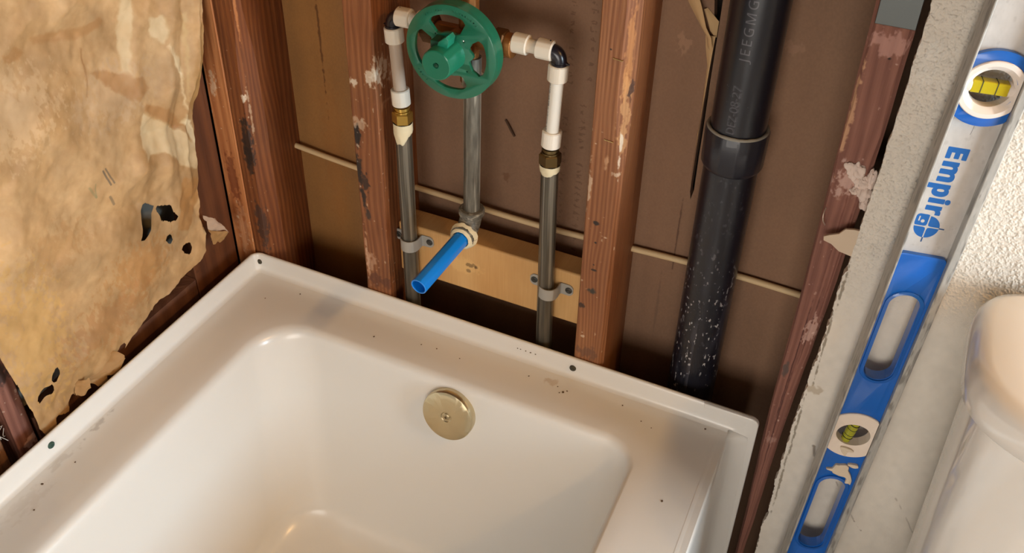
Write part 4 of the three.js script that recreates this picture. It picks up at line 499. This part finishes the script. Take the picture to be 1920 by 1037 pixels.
// ---------------------------------------------------------------- spirit level leaning on the drywall
{
  const k = 0.015, bottomY = FLOOR + 0.001, lean = -Math.atan(k), skew = -0.0447 + 0.0, LEN = 1.19;
  const G = thing('spirit_level', 'long silver and blue spirit level leaning against the textured drywall', 'level');
  // base centre: from the fitted front edges, x = 0.8693 + 0.0385 y; front face z = 0.0405 + 0.015 (0.57 - y)
  const bx = 0.8693 + 0.0385 * bottomY, bz = 0.0405 + k * (0.57 - bottomY);
  G.position.set(bx - 0.002, bottomY + 0.0015, bz - 0.013 + 0.0055); G.rotation.order = 'ZXY'; G.rotation.set(lean, 12 * RAD, -Math.atan(0.0385));
  const yl = y => (y - bottomY) * Math.sqrt(1 + k * k + 0.0385 ** 2);      // length along the level of a world height
  const HW = 0.0272, TH = 0.0024, ZF = 0.013, web = 0.0022;
  const alu = mat(0xd6d4d0, { metalness: 0.12, roughness: 0.36, map: dataTex(128, 1024, (u, v) => { const n = fbm(u * 12, v * 130, 4, 3), s = sst(0.56, 0.75, fbm(u * 9, v * 60, 9, 3)); const c = 206 + 34 * (n - 0.5); return [mix(c, 110, s * 0.5), mix(c - 2, 108, s * 0.5), mix(c - 6, 104, s * 0.5)]; }) });
  const LIP = 0.0078, GC = (TH - LIP) / 2;
  const rail = s => { const g = box(s > 0 ? HW - LIP : -HW, s > 0 ? HW : -HW + TH, 0, LEN, -ZF, ZF, 0.0011); const p = g.attributes.position, uv = g.attributes.uv; for (let i = 0; i < p.count; i++) uv.setXY(i, (p.getZ(i) + ZF + p.getX(i)) / (2 * ZF), p.getY(i) / LEN); return g; };
  mesh('rail', rail(-1), alu, G); mesh('rail', rail(1), alu, G);
  const shp = pts => new THREE.Shape(pts.map(p => new THREE.Vector2(...p)));
  const circ = (x, y, r, n = 40) => { const h = new THREE.Path(); h.absarc(x, y, r, 0, 2 * Math.PI); return h; };
  const slot = (cx, y0, y1, r) => { const h = new THREE.Path(); h.moveTo(cx - r, y0 + r); h.lineTo(cx - r, y1 - r); h.absarc(cx, y1 - r, r, Math.PI, 0, true); h.lineTo(cx + r, y0 + r); h.absarc(cx, y0 + r, r, 0, -Math.PI, true); return h; };
  const IW = HW - (TH + LIP) / 2, V1 = yl(0.5035), V2 = yl(0.068), gripTop = yl(0.322), s1 = [yl(0.155), yl(0.274)], s2 = [yl(-0.138), yl(-0.007)];
  const w = shp([[-IW, 0], [IW, 0], [IW, LEN], [-IW, LEN]]); w.holes.push(circ(0, V1, 0.0208), circ(0, V2, 0.0206), slot(0, s1[0] - 0.002, s1[1] + 0.002, 0.0166), slot(0, s2[0] - 0.002, s2[1] + 0.002, 0.0166));
  const wg = new THREE.ExtrudeGeometry(w, { depth: 2 * web, bevelEnabled: false, curveSegments: 24 }).translate(0, 0, -web);
  const tw = 256, th = 2048, y0 = yl(0.32), y1 = yl(0.62);
  { const p = wg.attributes.position, uv = wg.attributes.uv; for (let i = 0; i < p.count; i++) uv.setXY(i, (p.getX(i) + IW) / (2 * IW), (p.getY(i) - y0) / (y1 - y0)); }
  const webTex = canvasTex(tw * 2, th, (c, W, H) => {
    const im = c.createImageData(W, H), d = im.data; for (let y = 0, i = 0; y < H; y++) for (let x = 0; x < W; x++, i += 4) { const n = fbm(x / 70, y / 90, 3, 4), s = 0.35 * sst(0.66, 0.85, fbm(x / 60, y / 46, 13, 3)), e = 196 + 22 * (n - 0.5); d[i] = mix(e, 150, s * 0.6); d[i + 1] = mix(e - 4, 146, s * 0.6); d[i + 2] = mix(e - 8, 142, s * 0.6); d[i + 3] = 255; } c.putImageData(im, 0, 0);
    // the maker's word and its sighting ring, reading down the level, letter tops to the right
    const sy = H / (y1 - y0), sx = W / (2 * IW); const Y = y => H - (yl(y) - y0) * sy;
    c.save(); c.translate(W * 0.20, Y(0.443)); c.scale(sx / 1000, sy / 1000 * 1.1); c.rotate(Math.PI / 2); c.fillStyle = '#1f63ae'; c.strokeStyle = '#1f63ae'; c.lineWidth = 1.5; c.lineJoin = 'round';
    c.font = 'bold 24px sans-serif'; let x = 0; for (const [ch, adv] of [['E', 0.8], ['m', 0.2], ['p', 0.2], ['i', 0.5], ['r', 0]]) { c.save(); c.translate(x, 0); c.scale(0.98, 1); c.fillText(ch, 0, 0); c.strokeText(ch, 0, 0); const m = c.measureText(ch).width * 0.98; c.restore(); x += m + adv; }
    // ring with a rounded letter in its upper quarter and a four-way gap
    const R = 12.4, cx = x + R + 0.6, cy = -7.0; c.beginPath(); c.arc(cx, cy, R * 0.92, 0, 7); c.fill(); c.beginPath(); c.roundRect ? c.roundRect(cx - R * 1.02, cy - 1, R * 1.05, R * 1.05, 3.5) : c.rect(cx - R, cy, R, R); c.fill();
    c.strokeStyle = '#c3bfba'; c.lineWidth = 1.1; c.beginPath(); c.moveTo(cx - R * 1.1, cy); c.lineTo(cx + R * 0.96, cy); c.moveTo(cx, cy - R * 0.96); c.lineTo(cx, cy + R * 1.1); c.stroke();
    c.fillStyle = '#c3bfba'; c.beginPath(); for (let q = 0; q < 8; q++) { const a = q * Math.PI / 4, rr = q % 2 ? 1.6 : 4.6; c.lineTo(cx + rr * Math.cos(a), cy + rr * Math.sin(a)); } c.fill(); c.beginPath(); c.arc(cx - R * 0.42, cy + R * 0.42, 1.7, 0, 7); c.fill(); c.fillRect(cx - R * 0.8, cy + R * 0.66, 5, 1.2);
    c.strokeStyle = '#2c4f7c'; c.lineWidth = 1.3; c.beginPath(); c.moveTo(cx + R * 0.9, cy); c.lineTo(cx + R * 1.3, cy); c.moveTo(cx, cy - R * 0.9); c.lineTo(cx, cy - R * 1.3); c.stroke(); c.restore();
    c.strokeStyle = 'rgba(90,86,84,0.7)'; c.lineWidth = 5; c.beginPath(); c.moveTo(W * 0.48, Y(0.4715)); c.quadraticCurveTo(W * 0.52, Y(0.465), W * 0.49, Y(0.456)); c.stroke();
  });
  mesh('web', wg, mat(0xffffff, { map: webTex, metalness: 0.25, roughness: 0.42 }), G);
  // blue hand-hold insert, full depth of the channel, with two slots
  const blue = mat(0x0f5fb8, { roughness: 0.3, clearcoat: 0.5, clearcoatRoughness: 0.15 });
  const gs = new THREE.Shape(), gr = 0.005; const gw = IW - 0.0006; gs.moveTo(-gw, 0.03); gs.lineTo(gw, 0.03); gs.lineTo(gw, gripTop - gr); gs.quadraticCurveTo(gw, gripTop, gw - gr, gripTop); gs.lineTo(-gw + gr, gripTop); gs.quadraticCurveTo(-gw, gripTop, -gw, gripTop - gr); gs.lineTo(-gw, 0.03);
  gs.holes.push(slot(0, s1[0], s1[1], 0.0152), slot(0, s2[0], s2[1], 0.0152), circ(0, V2, 0.0206));
  mesh('blue_insert', toCreasedNormals(new THREE.ExtrudeGeometry(gs, { depth: 0.0125, bevelEnabled: true, bevelSize: 0.0007, bevelThickness: 0.0007, bevelSegments: 2, curveSegments: 24 }).translate(0, 0, -0.00625), 0.6), blue, G);
  // raised lips round the slots
  for (const s of [s1, s2]) { const o = new THREE.Shape(), hw = 0.0182; o.moveTo(-hw, s[0] + 0.0152); o.lineTo(-hw, s[1] - 0.0152); o.absarc(0, s[1] - 0.0152, hw, Math.PI, 0, true); o.lineTo(hw, s[0] + 0.0152); o.absarc(0, s[0] + 0.0152, hw, 0, -Math.PI, true); o.holes.push(slot(0, s[0], s[1], 0.0152)); mesh('slot_lip', toCreasedNormals(new THREE.ExtrudeGeometry(o, { depth: 0.0012, bevelEnabled: true, bevelSize: 0.0008, bevelThickness: 0.0008, bevelSegments: 3, curveSegments: 24 }).translate(0, 0, 0.0066), 0.9), blue, G); }
  // upper vial: clipped blue ring, white dished bezel, yellow block vial
  const clipRing = (ro, ri, y, lim) => { const p = []; for (let i = 0; i < 72; i++) { const a = i / 72 * 2 * Math.PI; p.push(new THREE.Vector2(clamp(ro * Math.cos(a), -lim, lim), y + ro * Math.sin(a))); } const s = new THREE.Shape(p); s.holes.push(circ(0, y, ri)); return s; };
  mesh('vial_ring', toCreasedNormals(new THREE.ExtrudeGeometry(clipRing(0.0355, 0.0211, V1, gw), { depth: 0.0125, bevelEnabled: true, bevelSize: 0.0006, bevelThickness: 0.0008, bevelSegments: 2, curveSegments: 40 }).translate(0, 0, -0.00625), 0.6), blue, G);
  const whiteP = mat(0xe2d6cc, { roughness: 0.45 });
  const bezel = (y, ri, ro, dish, ky = 1) => { const pos = [], idx = [], n = 72, rings = [[ro, 0.0060], [ro, 0.0085], [ro - 0.0008, 0.0093], [ro - 0.0045, 0.0093], [ri, dish], [ri - 0.0004, -0.004], [ro, -0.004]]; for (const [q, z] of rings) for (let i = 0; i <= n; i++) { const a = i / n * 2 * Math.PI; pos.push(clamp(q * Math.cos(a) + 0.0008, -gw, gw), y + (q < ri + 0.001 ? ky : 1) * q * Math.sin(a), z); } for (let j = 0; j < rings.length - 1; j++) for (let i = 0; i < n; i++) { const a = j * (n + 1) + i; idx.push(a, a + 1, a + n + 1, a + 1, a + n + 2, a + n + 1); } return indexed(pos, null, idx, 0.5); };
  const bz1 = mesh('vial_bezel', bezel(V1, 0.0176, 0.0272, 0.0045), whiteP, G);
  mesh('vial_socket', rod(V(-0.0212, V1, 0), V(-0.0150, V1, 0), 0.0072, 24, 0.001), whiteP, bz1); mesh('vial_socket', rod(V(0.0150, V1, 0), V(0.0212, V1, 0), 0.0068, 24, 0.001), whiteP, bz1);
  const fluid = mat(0xe0cc30, { roughness: 0.15, transmission: 0.35, thickness: 0.01, ior: 1.4, attenuationColor: new THREE.Color(0xd8c020), attenuationDistance: 0.01 });
  const vi = mesh('vial', box(-0.0155, 0.0155, V1 - 0.0058, V1 + 0.0058, -0.005, 0.0055, 0.0014), fluid, bz1);
  const lineM = mat(0x3a3a20, { roughness: 0.6 });
  for (const x of [-0.0072, 0.0052]) mesh('level_line', box(x - 0.0004, x + 0.0004, V1 - 0.006, V1 + 0.006, -0.0052, 0.0057, 0), lineM, bz1);
  // lower vial: white bezel, barrel vial along the level
  const bz2 = mesh('vial_bezel', bezel(V2, 0.0182, 0.0345, 0.0076, 0.9), mat(0xe6d6c6, { roughness: 0.5 }), G);
  const vA = V(-0.0035, V2 - 0.0155, 0.0005), vB = V(0.0010, V2 + 0.0150, 0.0005);
  mesh('vial', turned(vA, vB, [[0, 0], [0, 0.0050], [0.004, 0.0050], [0.009, 0.0056], [0.0155, 0.0058], [0.022, 0.0056], [0.027, 0.0050], [0.031, 0.0050], [0.031, 0]], 28, 0.6), mat(0xb9b838, { roughness: 0.2, transmission: 0.3, thickness: 0.01, ior: 1.4 }), bz2);
  for (const t of [0.006, 0.011, 0.0195, 0.026]) { const d = vB.clone().sub(vA).normalize(), p = vA.clone().addScaledVector(d, t); mesh('level_line', turned(p, p.clone().add(d), [[0, 0.0050], [0, 0.00595], [0.0006, 0.00595], [0.0006, 0.0050]], 28), lineM, bz2); }
  G.traverse(o => { if (o.isMesh && o.name !== 'rail') o.geometry.translate(GC, 0, 0); });
  // dried plaster on the insert
  const splat = (pts, seed, dz) => { const s = new THREE.Shape(); s.setFromPoints(new THREE.CatmullRomCurve3(pts.map(p => V(p[0], p[1], 0)), true, 'catmullrom', 0.4).getPoints(90).map(p => new THREE.Vector2(p.x, p.y))); const g = new THREE.ExtrudeGeometry(s, { depth: 0.0012, bevelEnabled: true, bevelSize: 0.0006, bevelThickness: 0.0009, bevelSegments: 3 }).translate(0, 0, dz); const p = g.attributes.position; for (let i = 0; i < p.count; i++) if (p.getZ(i) > dz + 0.0008) p.setZ(i, p.getZ(i) + 0.0018 * fbm(p.getX(i) * 260, p.getY(i) * 260, seed, 3)); g.computeVertexNormals(); return g; };
  const pb = yl(0.011);
  mesh('plaster_splat', [splat([[-0.016, pb - 0.003], [-0.010, pb - 0.001], [-0.008, pb + 0.006], [-0.004, pb + 0.007], [0.002, pb + 0.009], [0.006, pb + 0.006], [0.0065, pb + 0.001], [0.011, pb - 0.006], [0.0142, pb - 0.014], [0.0145, pb - 0.021], [0.0125, pb - 0.019], [0.009, pb - 0.020], [0.009, pb - 0.013], [0.005, pb - 0.0095], [-0.003, pb - 0.009], [-0.008, pb - 0.007], [-0.009, pb - 0.005]], 5, 0.0072), splat([[0.0045, pb + 0.0105], [0.008, pb + 0.012], [0.014, pb + 0.012], [0.0155, pb + 0.009], [0.011, pb + 0.0075]], 7, 0.007), splat([[-0.008, V2 - 0.026], [-0.010, V2 - 0.020], [0.0, V2 - 0.021], [0.004, V2 - 0.024], [-0.002, V2 - 0.026], [-0.003, V2 - 0.032]], 9, 0.0076)], mat(0xd6c4ac, { roughness: 0.85 }), G);
}

// ---------------------------------------------------------------- toilet
{
  const T = thing('toilet', 'white toilet with rounded tank lid and chrome lever, beside the level', 'toilet', [1.154, FLOOR, 0.115]);
  const cer = mat(0xe8e2da, { roughness: 0.14, clearcoat: 0.6, clearcoatRoughness: 0.06 });
  const Yb = y => y - FLOOR;
  const loop = (hx, zb, zf, n, y, M = 72, bow = 0) => { const out = [], cz = (zb + zf) / 2, hz = (zf - zb) / 2; for (let i = 0; i < M; i++) { const a = i / M * 2 * Math.PI, c = Math.cos(a), s = Math.sin(a), e = s > 0 ? n[1] : n[0]; const x = hx * Math.sign(c) * Math.pow(Math.abs(c), 2 / e), z = cz + hz * Math.sign(s) * Math.pow(Math.abs(s), 2 / e); out.push([x * (1 - bow * (s > 0 ? s * s : 0)), y, z]); } return out; };
  const loft = (L, cap = [true, true]) => { const M = L[0].length, pos = [], idx = []; for (const l of L) for (const p of l) pos.push(...p); for (let j = 0; j < L.length - 1; j++) for (let i = 0; i < M; i++) { const a = j * M + i, b = j * M + (i + 1) % M; idx.push(a, a + M, b, b, a + M, b + M); }
    const c = (j, f) => { const q = L[j].reduce((s, p) => [s[0] + p[0] / M, s[1] + p[1] / M, s[2] + p[2] / M], [0, 0, 0]), k = pos.length / 3; pos.push(...q); for (let i = 0; i < M; i++) { const a = j * M + i, b = j * M + (i + 1) % M; idx.push(...(f ? [a, k, b] : [a, b, k])); } }; if (cap[0]) c(0, false); if (cap[1]) c(L.length - 1, true); return indexed(pos, null, idx, 0.9); };
  const nb = [6, 3.2];
  // tank: narrows downwards
  const tk = []; for (let i = 0; i <= 10; i++) { const t = i / 10; tk.push(loop(mix(0.192, 0.206, t), mix(-0.092, -0.094, t), mix(0.086, 0.096, t), nb, Yb(mix(-0.10, 0.262, t)))); } tk.unshift(loop(0.178, -0.078, 0.052, nb, Yb(-0.112)));
  mesh('tank', loft(tk), cer, T);
  const ld = [[0.204, -0.095, 0.098, 0.243], [0.217, -0.099, 0.110, 0.2445], [0.221, -0.099, 0.114, 0.250], [0.2215, -0.099, 0.1145, 0.268], [0.220, -0.0985, 0.113, 0.279], [0.215, -0.097, 0.108, 0.286], [0.205, -0.09, 0.098, 0.2900], [0.17, -0.07, 0.075, 0.2915]].map(([hx, zb, zf, y]) => loop(hx, zb, zf, [5, 3.0], Yb(y + 0.014)));
  mesh('tank_lid', loft(ld), cer, T);
  const chrome = mat(0xd0d2d6, { metalness: 1, roughness: 0.12 });
  const lv = mesh('flush_lever', [rod(V(-0.112, Yb(0.238), 0.078), V(-0.112, Yb(0.238), 0.096), 0.010, 24, 0.002), box(-0.157, -0.104, Yb(0.2305), Yb(0.2455), 0.093, 0.102, 0.004)], chrome, T);
  // bowl and seat, below the frame
  mesh('bowl', loft([loop(0.11, -0.04, 0.30, [4, 3], 0.001), loop(0.105, -0.04, 0.29, [4, 3], 0.03), loop(0.095, -0.03, 0.27, [4, 3], 0.10), loop(0.12, -0.05, 0.36, [4, 2.3], 0.20), loop(0.17, -0.08, 0.50, [4, 2.1], 0.30), loop(0.185, -0.09, 0.545, [4, 2.1], 0.335), loop(0.18, -0.085, 0.54, [4, 2.1], 0.343)]), cer, T);
  mesh('seat', loft([loop(0.183, 0.06, 0.55, [4, 2.1], 0.344), loop(0.188, 0.055, 0.555, [4, 2.1], 0.352), loop(0.188, 0.055, 0.555, [4, 2.1], 0.372), loop(0.180, 0.06, 0.548, [4, 2.1], 0.38)]), mat(0xe8e4de, { roughness: 0.25 }), T);
}
renderer.render(scene, camera);
